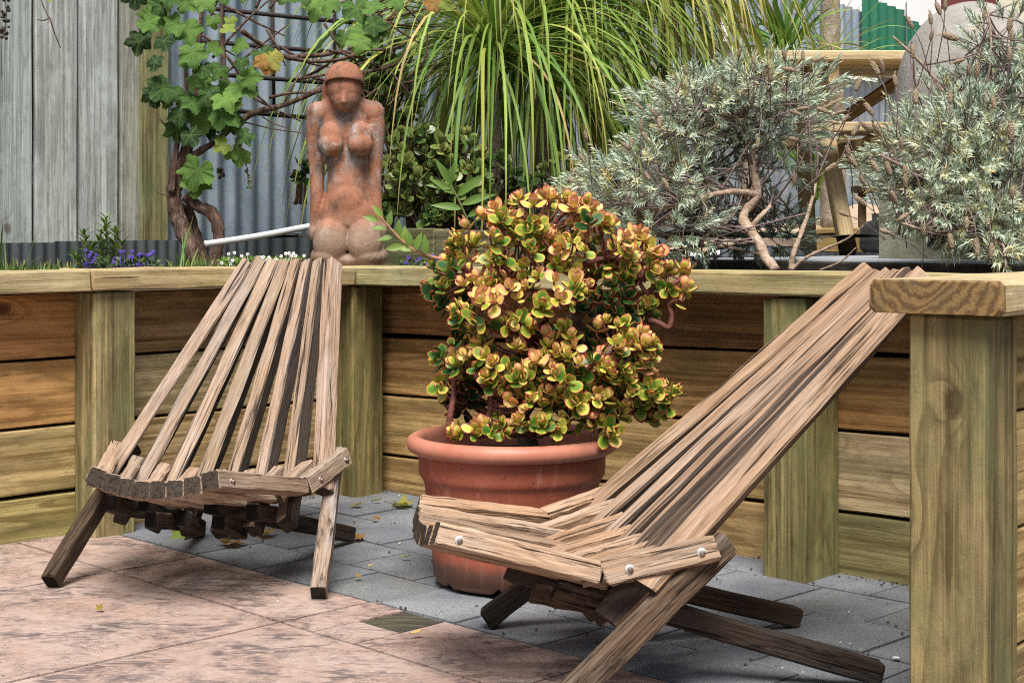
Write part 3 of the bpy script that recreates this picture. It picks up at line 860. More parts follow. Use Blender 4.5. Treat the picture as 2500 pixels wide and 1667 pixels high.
def build_leaves(thing_, leaves, mat, variants, L0, name='leaf', keep=300):
    """the leaves nearest the viewer stand alone, the hidden rest is one mass"""
    meshes = []
    geos = []
    for hv in variants:
        g = jade_leaf(hv, L=L0, wd=L0 * .74, th=L0 * .17, cup=L0 * .24)
        geos.append(g); meshes.append(mesh(name, g[0], g[1], mat, True, {'rim': g[2], 'hue': g[3]}))
    leaves = sorted(leaves, key=lambda l: (l[0] - V((0, 0, H))).length - l[4] * .0)
    vis = leaves[:]
    rnd.shuffle(vis)
    front = sorted(vis, key=lambda l: l[0].y)[:int(len(vis) * .55)]
    rnd.shuffle(front)
    solo = set(id(l) for l in front[:keep])
    bv, bf, br, bh = [], [], [], []
    for l in leaves:
        at, d, ax, sz, hue = l
        k = min(range(len(variants)), key=lambda i: abs(variants[i] - hue) + rnd.uniform(0, .06))
        M = orient(d, 0, sz / L0, at, ax)
        # the leaf's upper face turns to the shoot's axis
        if id(l) in solo: put(name, meshes[k], M, thing_)
        else:
            g = geos[k]; b = len(bv)
            bv += [M @ V(p_) for p_ in g[0]]; bf += [tuple(x + b for x in f) for f in g[1]]
            br += g[2]; bh += [hue] * len(g[0])
    o = mk('leaves', bv, bf, mat, thing_, True, attrs={'rim': br, 'hue': bh})
    o['kind'] = 'stuff'
jp = thing('jade_plant', (PC.x, PC.y, .235), 'bushy jade plant with red edged yellow green leaves in the pot', 'succulent')
JY = 2.875
def J(px, py, dy=0.0): return P(px, py, JY + dy)
# clumps: centre px, py, depth offset, radii (m), count, sunniness
CL = [
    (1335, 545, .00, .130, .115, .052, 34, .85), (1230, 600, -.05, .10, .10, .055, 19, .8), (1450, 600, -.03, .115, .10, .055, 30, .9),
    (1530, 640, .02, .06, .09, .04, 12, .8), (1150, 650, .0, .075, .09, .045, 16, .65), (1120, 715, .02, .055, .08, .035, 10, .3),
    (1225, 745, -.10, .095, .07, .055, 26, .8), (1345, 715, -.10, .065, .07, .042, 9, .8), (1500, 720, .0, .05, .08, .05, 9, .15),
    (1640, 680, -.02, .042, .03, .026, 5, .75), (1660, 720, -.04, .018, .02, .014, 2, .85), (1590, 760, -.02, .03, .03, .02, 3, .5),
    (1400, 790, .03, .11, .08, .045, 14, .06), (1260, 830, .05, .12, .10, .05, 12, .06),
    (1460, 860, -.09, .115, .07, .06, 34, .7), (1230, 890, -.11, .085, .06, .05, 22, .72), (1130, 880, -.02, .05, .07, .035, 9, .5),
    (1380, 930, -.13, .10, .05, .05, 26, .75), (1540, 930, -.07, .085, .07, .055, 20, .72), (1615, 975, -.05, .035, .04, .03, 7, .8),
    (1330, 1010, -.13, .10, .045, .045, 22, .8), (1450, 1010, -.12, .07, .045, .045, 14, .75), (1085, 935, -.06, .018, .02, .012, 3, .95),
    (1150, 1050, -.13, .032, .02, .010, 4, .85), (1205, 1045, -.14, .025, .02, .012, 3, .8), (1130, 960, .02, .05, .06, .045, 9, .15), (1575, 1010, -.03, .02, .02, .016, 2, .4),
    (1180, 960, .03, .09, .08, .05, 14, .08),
]
r_ = random.Random(5)
leaves, ends = [], []
for (cx, cy, dy, rx, ry, rz, cnt, sun_) in CL:
    c = J(cx, cy, dy)
    for _ in range(int(cnt * 1.8)):
        while True:
            d = V((r_.uniform(-1, 1), r_.uniform(-1, .75), r_.uniform(-.75, 1)))
            if .25 < d.length < 1: break
        dn = d.normalized(); d = dn * (.55 + .45 * d.length)
        pos = c + V((d.x * rx, d.y * ry, d.z * rz))
        axis = (dn * .8 + V((0, -.35, .7)) + V((r_.uniform(-.6, .6), r_.uniform(-.6, .6), r_.uniform(-.4, .4)))).normalized()
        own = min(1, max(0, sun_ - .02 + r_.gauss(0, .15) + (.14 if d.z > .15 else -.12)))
        ends.append((pos, c, axis))
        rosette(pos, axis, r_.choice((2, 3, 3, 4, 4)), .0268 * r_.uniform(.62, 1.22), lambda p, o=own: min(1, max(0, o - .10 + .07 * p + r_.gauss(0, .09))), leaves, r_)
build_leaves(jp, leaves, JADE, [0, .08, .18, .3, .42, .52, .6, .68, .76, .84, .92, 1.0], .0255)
# trunk, limbs and twigs
tube_obj('trunk', [P(1290, 1090, JY), P(1275, 1030, JY - .01), P(1262, 960, JY), P(1300, 880, JY + .02), P(1380, 800, JY + .02), P(1440, 730, JY), P(1430, 690, JY)], [.021, .017, .016, .015, .013, .011, .009], BARK, jp, 9, 5, .12)
limbs = [
    ([P(1440, 735, JY), P(1425, 695, JY - .02), P(1385, 660, JY - .04), P(1340, 655, JY - .06), P(1285, 668, JY - .07), P(1215, 680, JY - .06), P(1160, 672, JY - .05)], [.011, .010, .009, .0075, .0065, .005, .004], RSTEM),
    ([P(1425, 695, JY - .02), P(1400, 650, JY - .02), P(1350, 610, JY), P(1320, 560, JY)], [.009, .007, .006, .004], RSTEM),
    ([P(1400, 665, JY - .03), P(1440, 640, JY - .05), P(1490, 630, JY - .04), P(1535, 640, JY - .02)], [.007, .006, .005, .004], RSTEM),
    ([P(1350, 655, JY - .06), P(1375, 625, JY - .07), P(1400, 615, JY - .07)], [.006, .005, .004], RSTEM),
    ([P(1300, 880, JY + .02), P(1310, 830, JY - .05), P(1290, 815, JY - .08), P(1235, 805, JY - .1), P(1185, 802, JY - .1)], [.009, .008, .007, .006, .004], RSTEM),
    ([P(1290, 815, JY - .08), P(1325, 770, JY - .1), P(1370, 735, JY - .1)], [.007, .006, .004], RSTEM),
    ([P(1290, 822, JY - .08), P(1265, 770, JY - .11)], [.005, .004], RSTEM),
    ([P(1480, 800, JY + .02), P(1550, 775, JY - .01), P(1600, 785, JY - .03), P(1632, 800, JY - .03), P(1640, 770, JY - .03), P(1632, 745, JY - .03), P(1655, 730, JY - .04)], [.007, .0065, .006, .006, .005, .005, .0035], RSTEM),
    ([P(1550, 775, JY - .01), P(1580, 745, JY - .02), P(1582, 715, JY - .02), P(1605, 700, JY - .02), P(1650, 690, JY - .03), P(1670, 672, JY - .03)], [.006, .006, .005, .005, .0045, .003], RSTEM),
    ([P(1582, 722, JY - .02), P(1565, 695, JY - .02), P(1560, 670, JY - .02)], [.005, .004, .003], RSTEM),
    ([P(1380, 800, JY + .02), P(1480, 800, JY + .02), P(1500, 830, JY - .04), P(1480, 870, JY - .08)], [.009, .008, .006, .004], BARK),
    ([P(1290, 1080, JY - .01), P(1330, 1010, JY - .03), P(1420, 960, JY - .05), P(1540, 970, JY - .04), P(1600, 960, JY - .04)], [.011, .01, .008, .006, .004], BARK),
    ([P(1500, 1000, JY - .05), P(1545, 1008, JY - .04), P(1580, 985, JY - .04), P(1610, 985, JY - .05)], [.006, .006, .005, .004], RSTEM),
    ([P(1095, 1060, JY - .1), P(1100, 1010, JY - .1), P(1107, 965, JY - .09), P(1105, 925, JY - .08), P(1090, 938, JY - .08)], [.0065, .006, .0055, .0045, .003], RSTEM),
    ([P(1165, 1048, JY - .13), P(1190, 1020, JY - .12), P(1198, 985, JY - .11), P(1200, 930, JY - .1)], [.006, .0055, .005, .004], RSTEM),
    ([P(1240, 1060, JY - .05), P(1230, 990, JY - .08), P(1180, 940, JY - .1), P(1150, 900, JY - .08)], [.008, .007, .006, .004], RSTEM),
    ([P(1255, 1060, JY), P(1320, 960, JY - .06), P(1400, 900, JY - .08), P(1470, 860, JY - .08)], [.01, .008, .006, .004], BARK),
]
for pts, rs, m in limbs: tube_obj('branch', pts, rs, m, jp, 7, 5, .18)
nodes = [p for pts, _, _ in limbs for p in spline(pts, 4)]
tv, tf = [], []
for pos, c, ax in ends:
    q = min(nodes, key=lambda k: (k - pos).length + max(0, k.z - pos.z) * .8)
    if (q - pos).length > .16: q = c + (q - c) * .3
    midp = (q + pos) / 2 + V((r_.uniform(-.01, .01), r_.uniform(-.01, .01), -.012))
    pp = spline([q, midp, pos - ax * .012, pos], 3)
    tube(pp, lerp_list([.0026, .0022, .0018, .0016], len(pp)), 5, 0, (tv, tf))
o = mk('twigs', tv, tf, RSTEM, jp, True); o['kind'] = 'stuff'

# the darker jade bush behind the statue
jb = thing('jade_bush', P(1060, 560, 4.75), 'dark green jade bush with pale leaf edges behind the statue', 'succulent')
CB = [(960, 250, 4.75, .10, .10, .09, 22, .35), (930, 190, 4.8, .10, .1, .08, 18, .15), (985, 330, 4.65, .12, .10, .08, 28, .75), (1080, 380, 4.62, .13, .10, .09, 40, .85),
      (980, 430, 4.6, .13, .10, .09, 40, .75), (1100, 450, 4.6, .12, .10, .08, 34, .7), (1040, 500, 4.6, .13, .10, .06, 26, .55), (1180, 420, 4.65, .10, .10, .08, 20, .55),
      (910, 130, 4.85, .1, .1, .08, 10, .05), (1270, 470, 4.7, .11, .1, .08, 16, .25), (1200, 520, 4.6, .1, .08, .05, 12, .2), (735, 400, 4.6, .02, .02, .05, 4, .1), (940, 500, 4.6, .06, .08, .06, 12, .5), (1390, 430, 4.9, .09, .1, .1, 12, .9)]
leaves, ends = [], []
for (cx, cy, yy, rx, ry, rz, cnt, sun_) in CB:
    c = P(cx, cy, yy)
    for _ in range(cnt):
        while True:
            d = V((r_.uniform(-1, 1), r_.uniform(-1, .6), r_.uniform(-1, 1)))
            if .2 < d.length < 1: break
        pos = c + V((d.x * rx, d.y * ry, d.z * rz))
        axis = (d.normalized() * .6 + V((0, -.5, .65)) + V((r_.uniform(-.3, .3), r_.uniform(-.3, .3), 0))).normalized()
        own = min(1, max(0, sun_ + r_.gauss(0, .15)))
        ends.append((pos, c, axis))
        rosette(pos, axis, r_.choice((3, 3, 4)), .036 * r_.uniform(.8, 1.15), lambda p, o=own: min(1, max(0, o + .05 * p + r_.gauss(0, .08))), leaves, r_)
build_leaves(jb, leaves, JADEG, [0, .15, .3, .45, .6, .75, .9, 1.0], .036)
tv, tf = [], []
for pos, c, ax in ends:
    q = V((c.x + r_.uniform(-.03, .03), c.y + .05, max(.6, c.z - .12)))
    pp = spline([q, (q + pos) / 2 + V((0, 0, -.01)), pos], 3)
    tube(pp, lerp_list([.006, .005, .0035], len(pp)), 5, 0, (tv, tf))
for (cx, cy, yy, *_k) in CB[2:8]:
    c = P(cx, cy, yy); pp = spline([V((c.x + .03, c.y + .08, .6)), c + V((.02, .05, -.12)), c], 4)
    q_ = tube(pp, lerp_list([.016, .013, .008], len(pp)), 6, 0); mk('branch', q_[0], q_[1], BARK, jb, True)
o = mk('twigs', tv, tf, BARK, jb, True); o['kind'] = 'stuff'

# ------------------------------------------------------------------ kneeling figure
def statue():
    k = .000492                                  # metres per unit of the layout below
    def E(x, zy, y, rx, rz, ry, rot=None, nu=22, nv=14):
        return ellipsoid(((x - 555) * k, y * k, (1470 - zy) * k), (rx * k, ry * k, rz * k), nu, nv, buf, rot)
    buf = ([], [])
    def limb(pts, rs):
        q = spline([V(((x - 555) * k, y * k, (1470 - zy) * k)) for x, zy, y in pts], 5)
        tube(q, [a * k for a in lerp_list(rs, len(q))], 14, 0, buf)
    def trunk(rows):        # stacked oval sections, closed at both ends
        rows = [V(r[:3]) for r in rows], [r[3:] for r in rows]
        c = spline(rows[0], 5); rx = lerp_list([a for a, _ in rows[1]], len(c)); ry = lerp_list([b for _, b in rows[1]], len(c))
        b0 = len(buf[0]); ns = 28
        for p, a, b in zip(c, rx, ry):
            for jj in range(ns):
                th = 6.28318 * jj / ns
                buf[0].append(V(((p.x + a * math.cos(th) - 555) * k, (p.z + b * math.sin(th)) * k, (1470 - p.y) * k)))
        for ii in range(len(c) - 1):
            for jj in range(ns):
                buf[1].append((b0 + ii * ns + jj, b0 + (ii + 1) * ns + jj, b0 + (ii + 1) * ns + (jj + 1) % ns, b0 + ii * ns + (jj + 1) % ns))
        buf[1].append(tuple(b0 + jj for jj in range(ns))); buf[1].append(tuple(b0 + (len(c) - 1) * ns + jj for jj in reversed(range(ns))))
    # head bowed: skull and face
    E(542, 490, -52, 97, 112, 104)
    E(545, 545, -78, 80, 74, 72); E(546, 582, -92, 48, 40, 48)             # face, chin
    limb([(547, 520, -146), (548, 560, -152), (548, 578, -154)], [9, 14, 17]); E(548, 576, -150, 18, 13, 18)   # nose
    limb([(540, 500, 5), (538, 580, 22), (540, 660, 26)], [64, 66, 84])    # neck
    limb([(448, 455, 5), (432, 520, 30), (436, 575, 38), (450, 620, 40)], [30, 26, 24, 24])   # hair behind
    # trunk in oval sections: x, height, depth, half width, half depth
    trunk([(540, 575, 22, 60, 45), (540, 610, 20, 130, 62), (540, 660, 16, 145, 74), (540, 760, 12, 130, 80), (543, 860, 10, 112, 76), (548, 960, 6, 106, 74), (551, 1060, 0, 116, 80), (553, 1150, -8, 146, 96), (554, 1230, -5, 150, 100), (555, 1290, 10, 130, 80)])
    E(552, 1120, -52, 96, 105, 58)                                          # belly
    for sx_, x0 in ((1, 0), (-1, 0)):
        pass
    E(392, 622, 12, 66, 66, 62); E(690, 618, 12, 64, 66, 62)                # shoulders
    limb([(400, 620, 14), (470, 590, 20), (540, 585, 22), (612, 590, 20), (685, 615, 14)], [56, 56, 60, 56, 56])
    E(470, 762, -62, 70, 92, 58); E(626, 762, -62, 68, 92, 58); E(466, 800, -84, 72, 62, 50); E(630, 800, -84, 70, 60, 50)   # breasts
    # arms at the sides, hands beside the thighs
    limb([(386, 610, 10), (374, 700, 16), (373, 800, 22), (380, 900, 20), (384, 1000, 6), (382, 1120, -6), (374, 1220, -4), (364, 1290, 0)], [58, 54, 50, 44, 40, 36, 30, 26])
    limb([(692, 604, 10), (702, 700, 16), (701, 800, 22), (697, 900, 20), (698, 1000, 6), (706, 1120, -6), (726, 1215, -4), (746, 1280, 0)], [57, 54, 48, 43, 40, 36, 30, 26])
    E(364, 1275, -8, 27, 48, 34); E(746, 1265, -8, 27, 48, 34)
    # thighs towards the viewer, shins folded under
    limb([(478, 1250, 40), (472, 1300, -50), (470, 1330, -100)], [88, 104, 92]); E(470, 1335, -105, 96, 98, 66)
    limb([(642, 1250, 40), (652, 1300, -50), (654, 1330, -100)], [88, 102, 90]); E(655, 1335, -105, 96, 98, 66)
    E(450, 1405, -45, 96, 66, 118); E(674, 1405, -45, 104, 66, 118)
    E(560, 1425, -10, 150, 48, 130); E(560, 1320, 70, 150, 110, 80)
    return buf
def statuemat():
    s = Mat('aged_terracotta', .82, spec=.2)
    v = s.n('VectorMath', {0: s.n('NewGeometry', out=0), 1: tuple(SX)}, operation='SUBTRACT')
    a = s.noise(v, 14, 5, .65); b = s.noise(v, 120, 3, .65); d = s.noise(s.sca(v, (1, 1, .45)), 26, 4, .65)
    x = s.n('SeparateXYZ', {0: v}, out=0); z = s.n('SeparateXYZ', {0: v}, out=2)
    c = s.mix(s.ramp(a, [(.3, 0), (.7, 1)]), (.235, .10, .058), (.37, .175, .11))
    # pale bloom where water ran over chest and shoulders
    band = s.math('MULTIPLY', s.ramp(z, [(.20, 0), (.30, 1)]), s.ramp(z, [(.40, 1), (.47, 0)]))
    c = s.mix(s.math('MULTIPLY', band, s.ramp(d, [(.47, 0), (.60, .75)])), c, (.27, .30, .31))
    c = s.mix(s.math('MULTIPLY', band, s.ramp(s.noise(v, 40, 4, .7), [(.58, 0), (.68, .55)])), c, (.55, .54, .54))
    dark = s.noise(s.sca(v, (1, 1, .6)), 19, 5, .7)
    c = s.mix(s.ramp(dark, [(.50, 0), (.66, .8)]), c, (.06, .052, .045))
    low = s.ramp(s.math('ADD', z, s.math('MULTIPLY', s.math('SUBTRACT', s.noise(v, 16, 4, .65), .5), .11)), [(.085, 1), (.15, 0)])
    c = s.mix(s.math('MULTIPLY', low, .88), c, s.mix(a, (.16, .11, .08), (.34, .25, .19)))
    c = s.mix(s.math('MULTIPLY', low, s.ramp(d, [(.55, 0), (.7, .6)])), c, (.40, .33, .27))
    c = s.mix(s.ramp(b, [(.60, 0), (.72, .6)]), c, (.10, .06, .045))
    return s.done(c, s.bump(s.math('ADD', b, s.math('MULTIPLY', d, .6)), .55, .003))
SX = P(850, 655, 4.08); SX.z = .566
buf = statue()
SM = statuemat()
fig = thing('statue', SX, 'kneeling terracotta figure with bowed head on the wall corner', 'statue')
b_ = mk('body', buf[0], buf[1], SM, fig, True, M=Matrix.Translation(SX))
md = b_.modifiers.new('remesh', 'REMESH'); md.mode = 'VOXEL'; md.voxel_size = .0036; md.use_smooth_shade = True
md = b_.modifiers.new('smooth', 'SMOOTH'); md.factor = .5; md.iterations = 5
# close cap on the head
k = .000492
vs, fs = [], []
prof = []
for i in range(15):
    a = math.pi / 2 * i / 14
    prof.append((max(.0001, math.sin(a)) * 108 * k, math.cos(a) * 108 * k))
prof += [(109 * k, -14 * k), (107 * k, -20 * k), (98 * k, -20 * k), (92 * k, 0)]
lathe(prof, 40, 0, 0, (vs, fs))
R = Matrix.Rotation(math.radians(-13), 4, 'X') @ Matrix.Diagonal((1, 1.02, .98, 1))
mk('cap', vs, fs, SM, fig, True, M=Matrix.Translation(SX + V(((541 - 555) * k, -58 * k, (1470 - 452) * k))) @ R)
st = tag(slab_piece('stepping_stone', SX.dot(EN) - .16, SX.dot(EN) + .13, SX.dot(ER) - .13, SX.dot(ER) + .105, .564, mat_simple('pink_stone', (.38, .27, .22), (.48, .38, .32), 30), None, .0, div=8, th=.03), 'pinkish flat stone under the kneeling statue', 'stone')
# ------------------------------------------------------------------ grape vine on its trellis
VBARK = mat_simple('vine_bark', (.035, .022, .017), (.20, .135, .105), 55, .95, 1.0, 90, .01)
def barkmat():
    s = Mat('vine_bark_strips', .9, spec=.15)
    v = s.world((60, 60, 9))
    a = s.noise(v, 1.2, 5, .7, .6); b = s.noise(s.world(), 35, 3)
    c = s.ramp(a, [(.3, (.02, .012, .01)), (.5, (.13, .08, .06)), (.68, (.27, .2, .165))])
    c = s.mix(s.ramp(b, [(.5, 0), (.8, .5)]), c, (.05, .035, .03))
    return s.done(c, s.bump(a, 1.0, .012))
VB = barkmat()
DKROD = mat_simple('trellis_rod', (.012, .01, .01), (.035, .028, .025), 80, .7, .3, 200)
GRAPE = leaf_mat('grape_leaf', [(0, (.015, .06, .014)), (.35, (.07, .18, .03)), (.65, (.19, .36, .07)), (.85, (.36, .42, .08)), (1, (.45, .22, .06))], rough=.4, trans=.3, vein=True)
def grape_leaf_mesh(seed, hue, dry=False):
    r_ = random.Random(seed)
    lob = [(0, .98), (22, .82), (36, .62), (50, .76), (64, .92), (84, .78), (100, .66), (120, .80), (145, .66), (162, .52), (173, .24)]
    pts = []
    for s_ in (1, -1):
        L = lob if s_ > 0 else lob[::-1]
        for a, q in L:
            if s_ < 0 and a == 0: continue
            pts.append((s_ * a, q * r_.uniform(.92, 1.08)))
    pts.sort()
    # serrated outline
    out = []
    for i in range(len(pts)):
        a0, q0 = pts[i]; a1, q1 = pts[(i + 1) % len(pts)]
        if i == len(pts) - 1: out.append((a0, q0)); break
        for k in range(4):
            t = k / 4; q = q0 + (q1 - q0) * (t * t * (3 - 2 * t))
            q *= 1 + (.05 if k % 2 else -.04) + r_.uniform(-.02, .02)
            out.append((a0 + (a1 - a0) * t, q))
    rings = [.0, .33, .66, .88, 1.0]
    vs, rim, vein = [(0, 0, 0)], [0], [1]
    fold = r_.uniform(.05, .55); droop = r_.uniform(.1, .7)
    veins = [0, 62, -62, 122, -122]
    for ri in rings[1:]:
        for a, q in out:
            an = math.radians(a); rr = q * ri
            x_, y_ = math.cos(an) * rr, math.sin(an) * rr
            near = min(abs(a - w_) for w_ in veins)
            z_ = -droop * rr * rr * .6 + fold * abs(y_) * .5 + .09 * math.sin(7 * x_ + seed) * rr + .06 * math.sin(9 * y_ + seed * 2) * rr + .05 * (1 if near > 25 else -near / 40) * rr
            if dry: z_ += .25 * math.sin(3 * y_ + seed) * rr + .35 * rr * rr
            vs.append((x_, y_, z_)); rim.append(ri if ri > .8 else ri * .6); vein.append(max(0, 1 - near * rr / 3.0))
    m = len(out); fs = []
    for j in range(m - 1): fs.append((0, 1 + j, 2 + j))
    for i in range(len(rings) - 2):
        for j in range(m - 1):
            b = 1 + i * m + j
            fs.append((b, b + m, b + m + 1, b + 1))
    return mesh('leaf', vs, fs, GRAPE, True, {'rim': rim, 'vein': vein, 'hue': [hue] * len(vs)})
GL = [[grape_leaf_mesh(i * 7 + k, h) for i in range(3)] for k, h in enumerate((.0, .15, .32, .48, .62, .78, .9, 1.0))]
vine = thing('grape_vine', P(485, 655, 4.3), 'grape vine with gnarled trunk and big green leaves on the trellis', 'vine')
VY = 4.35
tr = [
    ([(490, 658, 0), (478, 620, 0), (450, 570, 0), (432, 520, .02), (425, 470, .02), (432, 420, .02), (455, 365, .02), (475, 310, .03), (480, 240, .05), (478, 150, .08), (490, 60, .1), (500, -60, .1)], [.034, .030, .030, .029, .027, .025, .021, .017, .013, .011, .009, .008]),
    ([(522, 655, -.02), (530, 610, -.02), (533, 560, -.02), (515, 520, -.01), (485, 505, .0), (455, 480, .01)], [.024, .022, .022, .021, .020, .020]),
    ([(500, 640, .04), (485, 590, .05), (470, 540, .05), (455, 500, .04)], [.020, .018, .017, .016]),
    ([(470, 380, .02), (520, 350, .04), (570, 310, .06), (620, 275, .10), (700, 255, .15), (790, 215, .2), (900, 175, .28), (1000, 150, .34)], [.014, .011, .010, .011, .010, .010, .008, .006]),
    ([(475, 330, .03), (500, 270, .04), (540, 240, .06), (545, 150, .08), (540, 60, .08), (550, -40, .1)], [.012, .010, .009, .008, .007, .006]),
    ([(420, 470, .0), (428, 380, 0), (440, 300, .02), (455, 220, .04), (450, 120, .06)], [.014, .011, .009, .007, .005]),
    ([(590, 75, .1), (640, 110, .14), (700, 140, .18), (800, 150, .22), (900, 120, .26), (960, 60, .3)], [.010, .009, .008, .007, .007, .006]),
    ([(700, 142, .2), (780, 135, .22), (850, 130, .25), (960, 180, .3)], [.010, .009, .008, .006]),
]
for k, (pp, rs) in enumerate(tr):
    tube_obj('trunk' if k < 3 else 'branch', [P(a, b, VY + c) for a, b, c in pp], [q_ * .8 for q_ in rs], VB, vine, 10, 6, .45)
r_ = random.Random(31)
cv, cf = [], []
for _ in range(46):
    x0, y0 = r_.uniform(480, 1000), r_.uniform(-30, 250)
    a = r_.uniform(-1.2, 1.2); L = r_.uniform(60, 240); dz = r_.uniform(.05, .35)
    pts = [P(x0, y0, VY + dz), P(x0 + L * .5 * math.cos(a) + r_.uniform(-20, 20), y0 + L * .5 * math.sin(a), VY + dz), P(x0 + L * math.cos(a), y0 + L * math.sin(a) + r_.uniform(-30, 30), VY + dz + .03)]
    q = spline(pts, 5); g_ = tube(q, lerp_list([.005, .004, .002], len(q)), 5, .2); mk('tendril', g_[0], g_[1], VB, vine, True)
for a, b, c, d in ((900, 35, 1010, 0), (595, 298, 745, 325), (640, 285, 700, 312), (120, 40, 148, 118), (97, -10, 120, 45), (120, 45, 90, 48), (540, 95, 556, 30), (410, 310, 425, 322), (385, 468, 412, 475), (390, 290, 420, 320)):
    q = spline([P(a, b, VY), P((a + c) / 2, (b + d) / 2 + 4, VY), P(c, d, VY)], 4); g_ = tube(q, lerp_list([.0022, .002, .0012], len(q)), 5, .2); mk('tendril', g_[0], g_[1], VB, vine, True)
# leaves: px, py of the stalk end, length px, direction of the tip in degrees (0 right, 90 down), tone 0..7
LV = [(376, 40, 70, 130, 3), (360, 55, 55, 40, 3), (455, 72, 75, 60, 3), (430, 60, 60, 150, 3), (395, 15, 60, 200, 1), (500, 0, 60, 60, 4), (470, 128, 70, 80, 3), (455, 150, 45, 20, 2), (480, 192, 55, 120, 4), (500, 200, 45, 50, 4),
      (340, 100, 60, 110, 0), (355, 80, 45, 160, 0), (520, 50, 40, 80, 4), (552, 70, 38, 10, 5), (562, 48, 32, 60, 5), (582, 112, 48, 20, 3), (527, 115, 45, 160, 4), (535, 170, 50, 100, 2), (605, 190, 60, 0, 3), (590, 208, 80, 30, 3), (560, 225, 75, 120, 3), (548, 240, 65, 60, 4),
      (400, 215, 75, 150, 1), (415, 225, 70, 110, 2), (375, 230, 60, 80, 0), (520, 265, 95, 120, 2), (545, 275, 80, 40, 2), (500, 285, 80, 95, 3), (440, 280, 55, 100, 1), (450, 240, 50, 60, 1), (640, 130, 60, 45, 1), (660, 140, 60, 60, 6), (655, 160, 45, 100, 7), (640, 150, 40, 150, 7),
      (485, 415, 90, 110, 3), (478, 440, 75, 80, 3), (500, 420, 40, 40, 2), (545, 355, 45, 150, 5), (540, 345, 30, 240, 5), (570, 370, 55, 60, 4), (590, 380, 50, 110, 4), (430, 315, 60, 90, 1), (600, 330, 50, 140, 1),
      (780, 15, 75, 120, 4), (800, 5, 60, 20, 3), (870, 20, 75, 70, 2), (905, 20, 60, 350, 3), (840, 90, 45, 110, 3), (895, 75, 85, 60, 3), (910, 60, 60, 20, 1), (880, 100, 60, 100, 4), (930, 70, 45, 60, 2), (1075, 0, 60, 30, 5), (1060, 10, 45, 200, 7), (965, -5, 60, 60, 3), (745, -15, 60, 90, 2),
      (418, -10, 60, 90, 2), (455, 5, 55, 120, 3), (540, -10, 50, 60, 2), (600, -20, 50, 100, 2), (330, -10, 60, 90, 0), (120, -12, 30, 90, 5), (400, 100, 50, 60, 0), (380, 150, 50, 100, 0), (700, -20, 60, 110, 3), (520, 310, 60, 100, 0), (465, 330, 55, 60, 0), (495, 165, 50, 100, 1), (510, 230, 60, 80, 1), (565, 300, 60, 60, 1), (590, 150, 40, 90, 1), (470, 250, 60, 60, 2)]
for (a, b, L, ang, tone) in LV:
    y_ = VY - .06 + r_.uniform(-.05, .05)
    p0 = P(a, b, y_)
    an = math.radians(ang + r_.uniform(-12, 12))
    tip = V((math.cos(an), r_.uniform(-.55, -.05), -math.sin(an))).normalized()
    nrm = V((r_.uniform(-.35, .35), -1, r_.uniform(.2, .8)))
    M = orient(tip, r_.uniform(-.3, .3), L * y_ / F * .64, p0, nrm)
    # face the leaf's upper side out: frame() puts +Z near the given normal
    put('leaf', r_.choice(GL[tone]), M, vine)
# grapes
GRP = mat_simple('dried_grapes', (.02, .018, .014), (.09, .075, .05), 60, .5, .3, 200)
GRG = mat_simple('green_grapes', (.08, .10, .02), (.25, .26, .06), 60, .5, .3, 200)
def bunch(pts, m, n_, r0, parent):
    vs, fs = [], []
    q = spline(pts, 6)
    for _ in range(n_):
        p = r_.choice(q) + V((r_.uniform(-1, 1), r_.uniform(-1, 1), r_.uniform(-1, 1))) * r0 * 1.6
        r = r0 * r_.uniform(.55, 1.0); ellipsoid(p, (r, r, r), 7, 5, (vs, fs))
    tube(q, [.0015] * len(q), 4, 0, (vs, fs))
    mk('grape_bunch', vs, fs, m, parent, True)
bunch([P(12, -10, 4.3), P(16, 40, 4.3), P(10, 90, 4.3)], GRP, 34, .0065, vine)
bunch([P(585, 350, VY), P(600, 400, VY), P(608, 460, VY)], GRG, 40, .004, vine)
bunch([P(536, 415, VY), P(538, 425, VY)], GRP, 10, .007, vine)
tl = thing('wire_trellis', P(800, 100, 5.0), 'dark horizontal rods of the vine trellis before the iron', 'trellis')
for py, x0, x1 in ((22, 520, 1010), (101, 490, 1010), (182, 530, 1010), (262, 500, 760)):
    a, b = P(x0, py, 4.72), P(x1, py - 2, 5.15); b.z = a.z
    vs, fs = tube([a, (a + b) / 2 + V((0, 0, -.003)), b], [.0075] * 3, 6); mk('rod', vs, fs, DKROD, tl, True)
for px in (545, 665, 815, 930):
    a, b = P(px, -60, 4.95), P(px + 4, 270, 4.95)
    vs, fs = tube([a, b], [.006] * 2, 6); mk('rod', vs, fs, DKROD, tl, True)

# ------------------------------------------------------------------ strap leaved palms
def strap_mat(name, stops):
    s = Mat(name, .5, spec=.35)
    hue = s.n('Attribute', attribute_name='hue', out=2); tip = s.n('Attribute', attribute_name='rim', out=2)
    c = s.ramp(hue, stops)
    v = s.coord(rand=True)
    c = s.mix(s.ramp(tip, [(.80, 0), (1.0, .85)]), c, (.36, .24, .09))
    c = s.mix(s.math('MULTIPLY', s.noise(s.world(), 40, 3), .4), c, s.mix(1.0, c, (.5, .6, .4), 'MULTIPLY'))
    s.done(c)
    tr_ = s.t.nodes.new('ShaderNodeBsdfTranslucent'); s.t.links.new(c, tr_.inputs[0])
    mx = s.t.nodes.new('ShaderNodeMixShader'); mx.inputs[0].default_value = .22
    s.t.links.new(s.b.outputs[0], mx.inputs[1]); s.t.links.new(tr_.outputs[0], mx.inputs[2]); s.t.links.new(mx.outputs[0], s.t.nodes['Material Output'].inputs[0])
    return s.m
